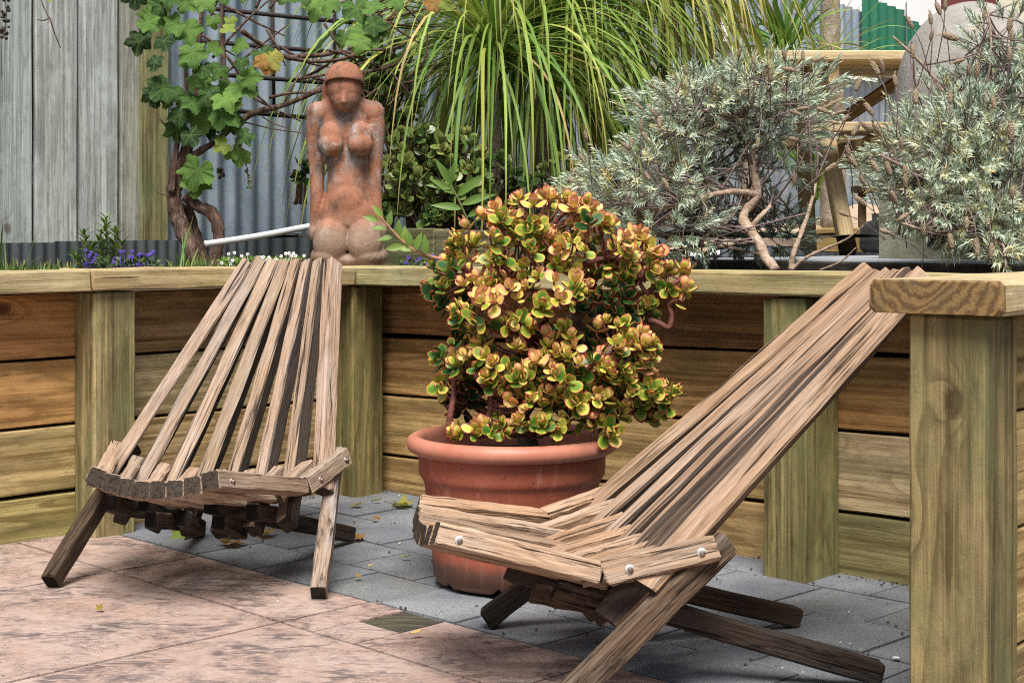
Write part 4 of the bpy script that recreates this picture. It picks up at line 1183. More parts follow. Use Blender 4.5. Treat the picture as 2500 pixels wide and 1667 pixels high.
STRAP = strap_mat('strap_leaf', [(0, (.04, .12, .022)), (.4, (.15, .29, .05)), (.7, (.33, .45, .09)), (.88, (.52, .50, .12)), (1, (.58, .42, .19))])
def blade_geo(c, az, elev, L, wd, droop, r_, hue, seg=10, twist=.0):
    d = V((math.cos(az) * math.cos(elev), math.sin(az) * math.cos(elev), math.sin(elev)))
    p = V(c); vs, fs, rim = [], [], []
    side = V((-math.sin(az), math.cos(az), 0))
    step = L / seg
    for i in range(seg + 1):
        t = i / seg
        w_ = wd * (.55 + .45 * min(1, t * 5)) * (1 - t ** 3) ** .8 * .5 + .0003
        tw = twist * t
        up = side.cross(d).normalized()
        s2 = side * math.cos(tw) + up * math.sin(tw)
        u2 = up * math.cos(tw) - side * math.sin(tw)
        vs += [p - s2 * w_ + u2 * w_ * .35, p.copy(), p + s2 * w_ + u2 * w_ * .35]
        rim += [t, t, t]
        p = p + d * step
        k = droop * step * (.4 + 1.6 * t)
        d = (d + V((0, 0, -1)) * k + V((r_.uniform(-1, 1), r_.uniform(-1, 1), 0)) * .02).normalized()
    for i in range(seg):
        for j in range(2):
            a = i * 3 + j; fs.append((a, a + 1, a + 4, a + 3))
    return vs, fs, rim, [hue] * len(vs)
def strap_plant(name, label, c, n_, L, wd, elev, droop, hue, seed, trunk=None, keep=300, azr=(0, 6.283), group='strap leaved plants', cat='palm', base=None, dry=.1):
    th = thing(name, base or c, label, cat, group)
    r_ = random.Random(seed)
    for i in range(n_):
        az = r_.uniform(*azr)
        el = math.radians(r_.uniform(*elev))
        hh = min(1, max(0, r_.gauss(*hue)))
        dr = r_.random() < dry
        if dr: hh = r_.uniform(.85, 1)
        g = blade_geo(V(c) + V((r_.uniform(-.03, .03), r_.uniform(-.03, .03), r_.uniform(-.05, .06))), az, el, L * r_.uniform(.65, 1.15), wd * r_.uniform(.7, 1.15) * (.6 if dr else 1), droop * r_.uniform(.75, 1.3), r_, hh, twist=r_.uniform(-1.3, 1.3))
        mk('leaf', g[0], g[1], STRAP, th, True, attrs={'rim': g[2], 'hue': g[3]})
    if trunk: tube_obj('trunk', trunk[0], trunk[1], TRUNK, th, 12, 6, .15)
    return th
TRUNK = mat_simple('palm_trunk', (.20, .16, .12), (.38, .33, .27), 30, .9, .8, 70, .008)
strap_plant('ponytail_palm', 'broad bright green strap leaved palm fountaining right of the statue', P(1200, 130, 4.95), 300, 1.0, .0115, (-15, 84), 3.5, (.58, .17), 3, ([P(1215, 600, 5.0), P(1208, 400, 4.98), P(1200, 180, 4.95)], [.03, .026, .022]), base=P(1215, 600, 5.0), dry=.05)
strap_plant('ponytail_palm', 'fine leaved green weeping palm between the broad one and the lavender', P(1395, 40, 5.5), 300, 1.15, .0105, (-35, 70), 3.3, (.66, .13), 4, ([P(1490, 520, 5.7), P(1455, 250, 5.6), P(1400, 60, 5.5)], [.06, .05, .04]), base=P(1490, 520, 5.7), dry=.1)
strap_plant('ponytail_palm', 'yellowing weeping palm hanging in from above the iron fence', P(1610, -110, 5.6), 250, .80, .016, (-45, 60), 3.4, (.74, .12), 5, ([P(1660, 520, 5.8), P(1640, 200, 5.7), P(1612, -100, 5.6)], [.05, .04, .035]), base=P(1660, 520, 5.8), dry=.32)
strap_plant('ponytail_palm', 'thick curtain of hanging green blades behind the broad palm', P(1300, 90, 5.25), 300, .95, .011, (-40, 75), 3.6, (.55, .16), 14, ([P(1330, 560, 5.3), P(1315, 300, 5.28), P(1300, 110, 5.25)], [.03, .026, .022]), base=P(1330, 560, 5.3), dry=.08)
strap_plant('flax_plant', 'small dark green tufted plant standing above the picnic table end', P(1915, 140, 6.3), 70, .40, .022, (5, 85), 2.6, (.30, .15), 6, base=P(1920, 330, 6.3))
strap_plant('flax_plant', 'upright dark green tuft between the weeping palm and the lavender', P(1545, 400, 5.3), 46, .36, .020, (35, 88), 1.6, (.22, .12), 8, base=P(1545, 460, 5.3))
strap_plant('flax_plant', 'green tuft behind the legs of the picnic table', P(1985, 470, 6.4), 60, .42, .016, (40, 88), 1.8, (.50, .15), 9, base=P(1985, 510, 6.4))
strap_plant('flax_plant', 'fine tuft arching over the table edge before the thick trunk', P(2035, 160, 7.1), 60, .42, .007, (-5, 60), 2.2, (.55, .15), 10, base=P(2035, 400, 7.1))
tk = thing('tree_trunk', P(2030, 520, 7.3), 'thick grey tree trunk standing against the pale iron', 'tree')
tube_obj('trunk', [P(2035, 560, 7.3), P(2032, 300, 7.3), P(2026, 130, 7.3), P(2027, 40, 7.3), P(2028, -120, 7.3)], [.065, .062, .052, .048, .046], TRUNK, tk, 14, 6, .1)
tk = thing('tree_trunk', P(1812, 520, 7.0), 'slim grey tree trunk behind the tufted plant', 'tree')
tube_obj('trunk', [P(1830, 560, 7.0), P(1825, 250, 7.0), P(1814, 100, 7.0), P(1808, -120, 7.0)], [.04, .032, .024, .022], TRUNK, tk, 10, 6, .12)

# ------------------------------------------------------------------ lavender
def lavmat():
    s = Mat('lavender_leaf', .6, spec=.25)
    hue = s.n('Attribute', attribute_name='hue', out=2)
    c = s.ramp(hue, [(0, (.08, .12, .085)), (.35, (.29, .38, .29)), (.7, (.55, .66, .53)), (.88, (.56, .58, .36)), (1, (.58, .46, .18))])
    return s.done(c)
LAV = lavmat()
LWOOD = mat_simple('lavender_wood', (.26, .185, .13), (.56, .43, .33), 70, .9, .9, 120, .006)
LTWIG = mat_simple('lavender_twig', (.12, .085, .075), (.26, .20, .19), 70, .9, .5, 120)
LFLW = mat_simple('lavender_flower', (.20, .17, .08), (.44, .32, .26), 190, .85, 1.0, 300, .004)
def shoot(p, d, L, r_, buf, hue0, dens=7):
    vs, fs, hu, sv, sf = buf
    d = d.normalized(); u = d.orthogonal().normalized(); v = d.cross(u)
    tube([p, p + d * L * .5, p + d * L], [.0011, .001, .0006], 3, 0, (sv, sf))
    for w_ in range(dens):
        t = .18 + .82 * w_ / dens
        base = p + d * L * t
        n_ = 5 if w_ < dens - 1 else 6
        ph = r_.uniform(0, 6.28)
        for k in range(n_):
            a = ph + k * 6.283 / n_ + r_.uniform(-.25, .25)
            rad = u * math.cos(a) + v * math.sin(a)
            op = r_.uniform(.45, .95) if w_ < dens - 1 else r_.uniform(.15, .5)
            e = (rad * math.sin(op) + d * math.cos(op)).normalized()
            ll = r_.uniform(.013, .027) * (1.1 - .35 * t); ww = .0023
            sd_ = e.cross(d); sd_ = sd_.normalized() if sd_.length > 1e-4 else u
            q1 = base + e * ll * .55 + V((0, 0, .0006)); q2 = base + e * ll + d * ll * .18 + V((0, 0, -.002))
            b = len(vs)
            vs += [base - sd_ * ww * .4, base + sd_ * ww * .4, q1 + sd_ * ww * .62, q1 - sd_ * ww * .62, q2]
            fs += [(b, b + 1, b + 2, b + 3), (b + 3, b + 2, b + 4)]
            h_ = min(1, max(0, hue0 + r_.gauss(0, .1)))
            if w_ < 2 and r_.random() < .25: h_ = r_.uniform(.85, 1)
            hu += [h_] * 5
def flower_mesh(seed):
    r_ = random.Random(seed)
    vs, fs = [], []
    L, R_ = .027, .0058
    for i in range(7):
        z = L * (i + .5) / 7
        rr = R_ * math.sin(math.pi * (i + 1.1) / 8.2) ** .6
        for k in range(6):
            a = k * 1.047 + (i % 2) * .52 + r_.uniform(-.1, .1)
            ellipsoid((rr * .62 * math.cos(a), rr * .62 * math.sin(a), z), (.0030, .0030, .0036), 5, 4, (vs, fs))
    for k in range(r_.choice((0, 2, 3))):
        a = r_.uniform(0, 6.28); p0 = V((0, 0, L)); q = spline([p0, p0 + V((.002 * math.cos(a), .002 * math.sin(a), .006)), p0 + V((.006 * math.cos(a), .006 * math.sin(a), .012))], 3)
        tube(q, lerp_list([.0012, .0014, .0004], len(q)), 4, 0, (vs, fs))
    return mesh('flower_head', vs, fs, LFLW, True)
FLW = [flower_mesh(i) for i in range(5)]
def lavender(name, label, base, blobs, woods, flowers, seed, nsc=1.0, roots=None):
    th = thing(name, base, label, 'lavender', 'lavender bushes')
    r_ = random.Random(seed)
    buf = ([], [], [], [], [])
    for pts, rs in woods: tube_obj('branch', pts, [q_ * .74 for q_ in rs], LWOOD, th, 8, 6, .5)
    nodes = [p for pts, _ in woods for p in spline(pts, 4)]
    for (cx, cy, yy, rx, ry, rz, cnt, hue, face) in blobs:
        c = P(cx, cy, yy)
        for _ in range(int(cnt * nsc * 1.12)):
            while True:
                d = V((r_.uniform(-1, 1), r_.uniform(-1, 1), r_.uniform(-1, 1)))
                if .35 < d.length < 1: break
            p = c + V((d.x * rx, d.y * ry, d.z * rz))
            ax = (d.normalized() + V(face) + V((r_.uniform(-.5, .5), r_.uniform(-.5, .5), r_.uniform(-.4, .6)))).normalized()
            shoot(p, ax, r_.uniform(.035, .07), r_, buf, hue + .05 + r_.gauss(0, .12), r_.choice((5, 6, 7)))
            if r_.random() < .35:
                q = min(r_.sample(nodes, min(10, len(nodes))), key=lambda k: (k - p).length)
                pp = spline([q, (q + p) / 2 + V((r_.uniform(-.03, .03), r_.uniform(-.03, .03), r_.uniform(-.03, .02))), p], 3)
                tube(pp, lerp_list([.0028, .002, .0012], len(pp)), 4, .2, (buf[3], buf[4]))
    o = mk('foliage', buf[0], buf[1], LAV, th, attrs={'hue': buf[2]}); o['kind'] = 'stuff'
    sv, sf = buf[3], buf[4]
    for f_ in flowers:
        px, py, yy, ang, size = f_
        p = P(px, py, yy); an = math.radians(ang)
        d = V((math.cos(an), r_.uniform(-.4, .3), -math.sin(an))).normalized()
        M = frame((0, 0, 0), d)[0] @ Matrix.Rotation(math.pi / 2, 4, 'Y') @ Matrix.Rotation(r_.uniform(0, 6), 4, 'Z')
        size *= .74
        M = Matrix.Translation(p - d * .015 * size) @ M @ Matrix.Scale(size, 4)
        put('flower_head', r_.choice(FLW), M, th)
        q0 = p - d * .015 * size
        back = spline([q0, q0 - d * .04 + V((0, .005, -.004)), q0 - d * .09 + V((0, .04, -.02))], 3)
        tube(back, [.0011] * len(back), 4, 0, (sv, sf))
    o = mk('twigs', sv, sf, LTWIG, th, True); o['kind'] = 'stuff'
    return th
LY = 3.5
w1 = [
    ([P(1893, 660, 3.32), P(1868, 625, 3.35), P(1845, 580, 3.38), P(1815, 545, 3.42), P(1820, 515, 3.44), P(1845, 485, 3.45), P(1848, 455, 3.45), P(1838, 400, 3.46), P(1830, 340, 3.46), P(1812, 300, 3.46), P(1790, 285, 3.46)], [.016, .015, .016, .017, .014, .015, .014, .012, .011, .009, .006]),
    ([P(1845, 475, 3.45), P(1800, 468, 3.42), P(1740, 475, 3.38), P(1680, 495, 3.36), P(1620, 508, 3.36), P(1560, 512, 3.36), P(1530, 498, 3.37)], [.011, .010, .009, .0075, .006, .005, .003]),
    ([P(1825, 570, 3.4), P(1855, 530, 3.4), P(1880, 505, 3.42), P(1900, 480, 3.45)], [.009, .008, .006, .004]),
    ([P(1930, 660, 3.3), P(1940, 610, 3.3), P(1960, 560, 3.32), P(1985, 480, 3.34), P(1995, 430, 3.36)], [.009, .008, .007, .005, .003]),
    ([P(1935, 655, 3.3), P(1975, 625, 3.28), P(2020, 605, 3.26), P(2065, 585, 3.24), P(2110, 550, 3.22)], [.006, .005, .004, .003, .002]),
    ([P(1660, 655, 3.5), P(1690, 600, 3.5), P(1750, 560, 3.5), P(1810, 500, 3.5), P(1830, 460, 3.48)], [.008, .008, .007, .006, .005]),
    ([P(1640, 650, 3.55), P(1690, 605, 3.5), P(1780, 605, 3.45), P(1870, 625, 3.4)], [.005, .005, .004, .003]),
    ([P(1690, 560, 3.5), P(1720, 480, 3.5), P(1745, 400, 3.5)], [.005, .005, .003]),
    ([P(1820, 300, 3.46), P(1850, 290, 3.46), P(1880, 250, 3.44), P(1890, 200, 3.42)], [.006, .006, .004, .003]),
    ([P(1805, 295, 3.46), P(1740, 270, 3.44), P(1680, 280, 3.42)], [.006, .005, .003]),
    ([P(2000, 660, 3.3), P(2050, 640, 3.28), P(2090, 605, 3.26)], [.003, .003, .002]),
]
b1 = [  # px, py, depth, rx, ry, rz, shoots, hue, facing
    (1690, 275, 3.55, .14, .16, .065, 85, .55, (-.3, -.3, .5)), (1840, 235, 3.5, .14, .16, .065, 90, .6, (0, -.3, .6)), (1950, 225, 3.45, .08, .14, .06, 40, .6, (.3, -.3, .5)), (1780, 335, 3.6, .13, .16, .045, 40, .45, (0, -.4, .2)),
    (1640, 340, 3.5, .10, .14, .06, 50, .6, (-.5, -.3, .3)), (1915, 320, 3.5, .08, .12, .06, 34, .5, (.3, -.3, .1)), (1560, 450, 3.4, .15, .14, .075, 110, .62, (-.4, -.4, .4)), (1500, 520, 3.4, .09, .12, .06, 46, .55, (-.5, -.3, .2)),
    (1620, 560, 3.4, .13, .12, .06, 70, .55, (-.1, -.5, .2)), (1670, 420, 3.5, .08, .12, .05, 28, .55, (-.3, -.4, .3)), (1560, 610, 3.45, .10, .1, .04, 34, .6, (-.2, -.4, .1)), (1890, 400, 3.6, .07, .10, .06, 16, .3, (.2, -.3, 0)),
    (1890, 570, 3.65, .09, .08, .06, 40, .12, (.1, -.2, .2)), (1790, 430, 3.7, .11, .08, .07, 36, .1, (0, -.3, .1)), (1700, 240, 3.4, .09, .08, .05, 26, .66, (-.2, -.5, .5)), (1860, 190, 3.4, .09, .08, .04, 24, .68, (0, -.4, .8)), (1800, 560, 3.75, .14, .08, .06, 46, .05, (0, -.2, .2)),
]
r_ = random.Random(77)
f1 = [(1672, 170, 3.35, 250, 1), (1790, 160, 3.35, 280, 1.1), (1805, 130, 3.35, 275, 1), (1840, 145, 3.35, 270, .8), (1615, 205, 3.35, 240, 1), (1655, 215, 3.3, 285, 1), (1590, 210, 3.35, 210, .9), (1745, 215, 3.35, 280, 1.1), (1870, 170, 3.3, 280, 1.2), (1880, 185, 3.3, 265, 1.2), (1925, 170, 3.3, 190, 1.2), (1960, 135, 3.3, 270, 1), (1915, 135, 3.3, 260, 1), (2000, 145, 3.3, 340, 1.1), (1560, 260, 3.35, 220, .9), (1595, 275, 3.35, 230, 1), (1610, 300, 3.3, 90, 1.2), (1565, 305, 3.35, 270, 1.1), (1575, 335, 3.35, 240, 1.1), (1525, 355, 3.3, 220, 1), (1540, 350, 3.3, 270, 1), (1420, 385, 3.3, 240, 1), (1430, 330, 3.3, 260, 1), (1400, 420, 3.3, 250, .9), (1395, 445, 3.3, 230, .9), (1335, 455, 3.3, 230, .9), (1355, 470, 3.3, 225, .9), (1625, 450, 3.25, 60, 1.2), (1580, 430, 3.25, 60, 1), (1940, 275, 3.25, 200, 1.1), (1935, 340, 3.25, 190, 1.1), (1850, 350, 3.3, 100, 1), (1940, 440, 3.3, 95, 1.2), (2010, 270, 3.2, 20, 1.2), (2030, 255, 3.2, 330, 1.1), (2050, 275, 3.2, 340, 1.0), (2065, 290, 3.2, 300, 1), (2040, 300, 3.2, 10, .9), (1960, 265, 3.2, 350, 1)]
lavender('lavender_bush', 'sprawling silver lavender with a bare twisted trunk before the picnic table', P(1893, 660, 3.32), b1, w1, f1, 41)
w2 = [
    ([P(2440, 655, 3.32), P(2420, 560, 3.35), P(2400, 450, 3.4), P(2350, 330, 3.42), P(2280, 190, 3.42), P(2180, 90, 3.4)], [.013, .012, .011, .008, .005, .003]),
    ([P(2420, 560, 3.35), P(2330, 500, 3.3), P(2240, 430, 3.22), P(2150, 380, 3.15)], [.009, .007, .005, .003]),
    ([P(2410, 500, 3.36), P(2480, 380, 3.36), P(2520, 240, 3.36)], [.009, .008, .005]),
    ([P(2420, 560, 3.33), P(2340, 570, 3.2), P(2250, 560, 3.12), P(2200, 545, 3.1)], [.007, .006, .004, .003]),
    ([P(2400, 450, 3.4), P(2400, 300, 3.4), P(2420, 120, 3.4), P(2410, 20, 3.4)], [.008, .006, .004, .003]),
    ([P(2455, 655, 3.05), P(2450, 600, 3.1), P(2420, 540, 3.2)], [.003, .003, .003]),
]
b2 = [
    (2420, 210, 3.5, .11, .14, .07, 50, .5, (0, -.3, .5)), (2450, 100, 3.5, .08, .12, .09, 34, .5, (0, -.3, .7)), (2320, 260, 3.45, .08, .12, .06, 34, .55, (-.4, -.3, .4)), (2380, 340, 3.35, .16, .15, .08, 120, .62, (-.2, -.5, .3)), (2490, 320, 3.35, .10, .14, .12, 80, .62, (.1, -.5, .3)),
    (2270, 400, 3.3, .14, .14, .07, 105, .66, (-.5, -.4, .2)), (2420, 450, 3.25, .15, .14, .08, 120, .66, (-.1, -.6, .1)), (2250, 480, 3.25, .09, .12, .05, 50, .6, (-.5, -.4, 0)), (2350, 530, 3.2, .14, .10, .05, 85, .68, (-.2, -.5, -.2)), (2470, 540, 3.2, .09, .10, .06, 60, .66, (.1, -.5, -.2)),
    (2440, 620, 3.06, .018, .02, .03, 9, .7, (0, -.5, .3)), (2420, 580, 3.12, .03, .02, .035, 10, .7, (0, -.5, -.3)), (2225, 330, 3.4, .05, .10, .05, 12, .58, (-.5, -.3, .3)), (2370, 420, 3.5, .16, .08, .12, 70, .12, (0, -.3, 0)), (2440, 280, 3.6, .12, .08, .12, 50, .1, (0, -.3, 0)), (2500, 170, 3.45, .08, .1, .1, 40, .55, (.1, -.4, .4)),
]
f2 = [(2290, 20, 3.3, 250, 1.3), (2308, 12, 3.3, 270, 1.1), (2221, 55, 3.25, 240, 1.2), (2272, 45, 3.3, 265, 1.1), (2275, 85, 3.3, 280, 1), (2318, 90, 3.25, 195, 1.7), (2403, 38, 3.3, 270, 1), (2465, 60, 3.3, 275, 1.3), (2470, 85, 3.3, 270, 1.2), (2228, 125, 3.25, 265, 1.3), (2135, 165, 3.2, 245, 1.5), (2152, 160, 3.2, 255, 1.3), (2096, 205, 3.2, 290, 1.3), (2185, 195, 3.2, 265, 1.1), (2236, 235, 3.2, 275, 1.4), (2320, 235, 3.2, 275, 1.3), (2385, 170, 3.2, 270, 1.5), (2365, 170, 3.2, 260, 1), (2465, 130, 3.25, 275, 1.3), (2468, 320, 3.1, 265, 1.6), (2120, 265, 3.15, 235, 1.4), (2115, 310, 3.15, 215, 1.4), (2140, 315, 3.15, 235, 1.4), (2090, 315, 3.15, 300, 1.3), (2070, 370, 3.15, 255, 1.4), (2082, 395, 3.15, 230, 1.2), (2030, 408, 3.15, 325, 1.2), (2068, 340, 3.15, 240, 1), (2135, 405, 3.12, 240, 1.3), (2168, 410, 3.12, 250, 1.3), (2210, 420, 3.12, 270, 1.3), (2210, 440, 3.12, 265, 1.2), (2105, 440, 3.12, 240, 1.1), (2180, 480, 3.1, 240, 1.4), (2100, 490, 3.1, 215, 1.3), (2060, 522, 3.12, 200, 1), (2205, 530, 3.1, 150, 1.2), (2160, 565, 3.1, 200, 1.1), (2255, 560, 3.05, 265, 1.2), (2322, 590, 3.05, 80, 1.4), (2385, 605, 3.05, 90, 1.6), (2420, 615, 3.05, 90, 1.5), (2360, 545, 3.05, 95, 1.1), (2470, 470, 3.05, 260, 1.1), (2200, 350, 3.15, 80, 1.1), (2425, 250, 3.15, 260, 1.2), (2340, 150, 3.3, 160, 1.1)]
lavender('lavender_bush', 'dense silver lavender with many seed heads before the domed oven', P(2440, 655, 3.32), b2, w2, f2, 43)
# ------------------------------------------------------------------ picnic table on the terrace
PT = thing('picnic_table', P(2060, 620, 5.1), 'pale timber picnic table with slanted legs on the terrace', 'picnic table')
zt = .654 + (575 - 148) / F * 5.1
def PX(px, Y, z): return V(((px - 1250) / F * Y, Y, z))
for k in range(5):
    y_ = 5.0 + k * .105
    beam('table_plank', PX(1885, 5.0, zt) + V((-.02 * (k > 2), k * .105, 0)), V((2.2, y_, zt)), .098, .032, NEW, PT, color=rnd.choice(((1, 1, 1), (.95, .92, .85), (1.02, 1, .95))))
zs = .654 + (575 - 318) / F * 4.95
for k in range(2):
    beam('bench_plank', PX(1985, 4.85, zs) + V((-.01, k * .11, 0)), V((2.2, 4.85 + k * .11, zs)), .10, .032, NEW, PT)
    beam('bench_plank', V((.85, 5.65 + k * .11, zs)), V((2.2, 5.65 + k * .11, zs)), .10, .032, NEW, PT)
for xo in (0.0, .95):
    for (a, b) in (((2072, 618, 4.95), (1985, 170, 5.18)), ):
        A, B = P(*a), P(*b); A.z = .594; B.z = zt - .02
        beam('leg', A + V((xo, 0, 0)), B + V((xo, 0, 0)), .05, .062, NEW, PT, up=(0, 1, 0), color=(1, .97, .9))
        beam('leg', A + V((xo + .01, .72, 0)), B + V((xo + .01, .26, 0)), .05, .062, NEW, PT, up=(0, 1, 0), color=(.85, .78, .65))
    c1 = PX(2122, 5.0, zs - .052) + V((xo, 0, 0))
    beam('cross_beam', V((c1.x, 4.84, zs - .052)), V((c1.x, 5.78, zs - .052)), .034, .07, NEW, PT, color=(.95, .9, .8))
    c2 = PX(2033, 5.0, zt - .052) + V((xo, 0, 0))
    beam('cross_beam', V((c2.x, 4.98, zt - .052)), V((c2.x, 5.44, zt - .052)), .036, .07, NEW, PT, color=(.95, .9, .8))
a, b = P(2000, 330, 5.22), P(2215, 185, 5.22)
beam('brace', a, b, .04, .085, NEW, PT, up=(0, 1, 0), color=(.32, .25, .17))
beam('brace', V((a.x, 5.22, zs - .075)), V((2.2, 5.22, zs - .075)), .04, .08, NEW, PT, color=(.3, .24, .17))

# ------------------------------------------------------------------ domed oven on its concrete stand
CONC = mat_simple('oven_render', (.23, .22, .20), (.35, .335, .31), 18, .9, .6, 90, .006)
def standmat():
    s = Mat('stand_concrete', .9, spec=.2)
    v = s.world()
    a = s.noise(v, 9, 5, .65); b = s.noise(v, 110, 3, .6)
    c = s.mix(s.ramp(a, [(.35, 0), (.68, 1)]), (.115, .115, .07), (.24, .235, .19))
    c = s.mix(s.ramp(b, [(.45, 0), (.75, .45)]), c, (.07, .075, .04))
    return s.done(c, s.bump(s.math('ADD', b, a), .6, .004))
STAND = standmat()
ov = thing('pizza_oven', P(2380, 520, 4.35), 'round grey concrete dome oven behind the dense lavender', 'oven')
oc = P(2372, 300, 4.45)
prof = []
R0, zt0, zb = .222, .654 + (575 - 6) / F * 4.45, .80
zm = zt0 - .30
for i in range(13):
    a = math.pi / 2 * i / 12
    prof.append((max(.0005, R0 * math.sin(a) ** .92), zm + (zt0 - zm) * math.cos(a)))
prof += [(R0 * 1.005, zm - .1), (R0 * 1.0, zb)]
vs, fs = lathe(prof, 48, oc.x, oc.y)
for v in vs: 
    q = .004 * mnoise.noise(v * 14); v.x += q; v.y += q * .5
mk('dome', vs, fs, CONC, ov, True)
mk('base_ring', *lathe([(R0 * 1.04, zb - .02), (R0 * 1.04, zb + .04), (R0 * .99, zb + .05)], 40, oc.x, oc.y), CONC, ov, True)
os_ = thing('oven_stand', P(2400, 650, 4.0), 'mossy concrete block with a round black hole under the oven', 'oven stand')
CN = P(2146, 600, 3.95); CN.z = 0
MB = Matrix((ER, EN, V((0, 0, 1)))).transposed().to_4x4(); MB.translation = CN
X0, X1, Yf, Z0, Z1 = 0.0, 1.25, 0.0, .53, .80
hx, hz, hr = .164, .652, .031
vs, fs = [], []
ns = 32
ring, outer, inner = [], [], []
for j in range(ns):
    a = 2 * math.pi * j / ns
    ring.append(len(vs)); vs.append(V((hx + hr * math.cos(a), Yf, hz + hr * math.sin(a))))
for j in range(ns):
    a = 2 * math.pi * j / ns; c_, s_ = math.cos(a), math.sin(a)
    k = min(.075 / max(abs(c_), 1e-6), .05 / max(abs(s_), 1e-6))
    outer.append(len(vs)); vs.append(V((hx + k * c_, Yf, hz + k * s_)))
for j in range(ns):
    inner.append(len(vs)); v = vs[ring[j]]; vs.append(V((v.x, Yf + .25, v.z)))
for j in range(ns):
    q = (j + 1) % ns
    fs.append((ring[j], ring[q], outer[q], outer[j])); fs.append((ring[j], inner[j], inner[q], ring[q]))
fs.append(tuple(inner))
def quad(a, b, c, d):
    k = len(vs); vs.extend([V(a), V(b), V(c), V(d)]); fs.append((k, k + 1, k + 2, k + 3))
xa, xb, za, zb_ = hx - .075, hx + .075, hz - .05, hz + .05
quad((X0, Yf, Z0), (xa, Yf, Z0), (xa, Yf, Z1), (X0, Yf, Z1)); quad((xb, Yf, Z0), (X1, Yf, Z0), (X1, Yf, Z1), (xb, Yf, Z1))
quad((xa, Yf, Z0), (xb, Yf, Z0), (xb, Yf, za), (xa, Yf, za)); quad((xa, Yf, zb_), (xb, Yf, zb_), (xb, Yf, Z1), (xa, Yf, Z1))
quad((X0, Yf, Z1), (X1, Yf, Z1), (X1, Yf + .95, Z1), (X0, Yf + .95, Z1)); quad((X0, Yf, Z0), (X0, Yf, Z1), (X0, Yf + .95, Z1), (X0, Yf + .95, Z0)); quad((X1, Yf, Z0), (X1, Yf + .95, Z0), (X1, Yf + .95, Z1), (X1, Yf, Z1))
mk('block', vs, fs, STAND, os_, M=MB)
DKP = mat_simple('black_pipe', (.01, .01, .01), (.02, .02, .02), 50, .6)
vs, fs = lathe([(hr * .99, 0), (hr * .99, .2), (hr * .9, .2), (hr * .9, 0)], 28)
mk('pipe_sleeve', vs, fs, DKP, os_, True, M=MB @ Matrix.Translation(V((hx, Yf - .003, hz))) @ Matrix.Rotation(-math.pi / 2, 4, 'X'))
# gas bottle lying by the stand
GASM = mat_simple('grey_enamel', (.42, .44, .46), (.52, .54, .56), 12, .4, .1, 60)
gb = thing('gas_bottle', P(2140, 618, 5.6), 'grey rounded gas bottle beside the picnic table leg', 'gas bottle')
pc = P(2148, 600, 5.6)
pr = [(.0005, .118), (.03, .116), (.055, .108), (.068, .092), (.0735, .07), (.0738, .05), (.0738, .046), (.0755, .044), (.0755, .040), (.0738, .038), (.0735, .015), (.066, .003), (.06, 0)]
vs, fs = lathe([(a, .594 + b) for a, b in pr], 32, pc.x, pc.y)
mk('tank', vs, fs, GASM, gb, True)
mk('collar', *lathe([(.028, .70), (.03, .735), (.027, .735), (.026, .70)], 20, pc.x, pc.y), GASM, gb, True)
# small table with white things far behind
ft = thing('side_bench', P(2130, 500, 6.2), 'low dark bench half hidden behind the oven stand', 'bench')
beam('bench_plank', P(2090, 462, 6.2), P(2190, 462, 6.2), .2, .03, NEW, ft, color=(.3, .25, .2))
for px in (2105, 2175):
    a_ = P(px, 466, 6.2); beam('leg', V((a_.x, 6.2, .594)), a_, .03, .03, NEW, ft, up=(0, 1, 0), color=(.3, .25, .2))
PVC = mat_simple('grey_pvc', (.48, .50, .50), (.58, .60, .60), 20, .4, .1, 60)
pv = [P(500, 596, 4.22), P(545, 590, 4.25), P(640, 575, 4.32), P(745, 555, 4.4), P(800, 548, 4.44)]
tag(tube_obj('drain_pipe', pv, [.0095, .0095], PVC, None, 12, 6), 'pale grey plastic pipe running from vine trunk behind the statue', 'pipe')

# ------------------------------------------------------------------ small plants along the wall
GRASSM = strap_mat('grass_blade', [(0, (.05, .12, .02)), (.5, (.14, .26, .05)), (1, (.32, .33, .10))])
r_ = random.Random(91)
bv, bf, br, bh = [], [], [], []
def tuft(px0, px1, py, Y, n_, L):
    for _ in range(n_):
        px = r_.uniform(px0, px1)
        c = P(px, py, Y + r_.uniform(-.08, .1)); c.z = .55
        g = blade_geo(c, r_.uniform(0, 6.28), math.radians(r_.uniform(25, 85)), L * r_.uniform(.5, 1.2), .004 * r_.uniform(.6, 1.2), 5.0, r_, r_.random() ** 1.5, 5, 0)
        b = len(bv); bv.extend(g[0]); bf.extend(tuple(x + b for x in f) for f in g[1]); br.extend(g[2]); bh.extend(g[3])
tuft(-40, 180, 655, 3.6, 260, .048); tuft(150, 420, 655, 3.75, 120, .035); tuft(415, 520, 655, 3.75, 110, .06); tuft(430, 470, 655, 3.7, 8, .17); tuft(-20, 60, 655, 3.6, 10, .14)
tuft(520, 760, 655, 3.9, 90, .05); tuft(940, 1100, 655, 4.05, 60, .05)
tag(mk('grass', bv, bf, GRASSM, None, True, attrs={'rim': br, 'hue': bh}), 'short green grass growing along the back of the wall cap', 'grass', kind='stuff')
SHRUB = leaf_mat('shrub_leaf', [(0, (.03, .09, .015)), (.5, (.10, .2, .035)), (1, (.22, .32, .07))], rough=.45, trans=.2)
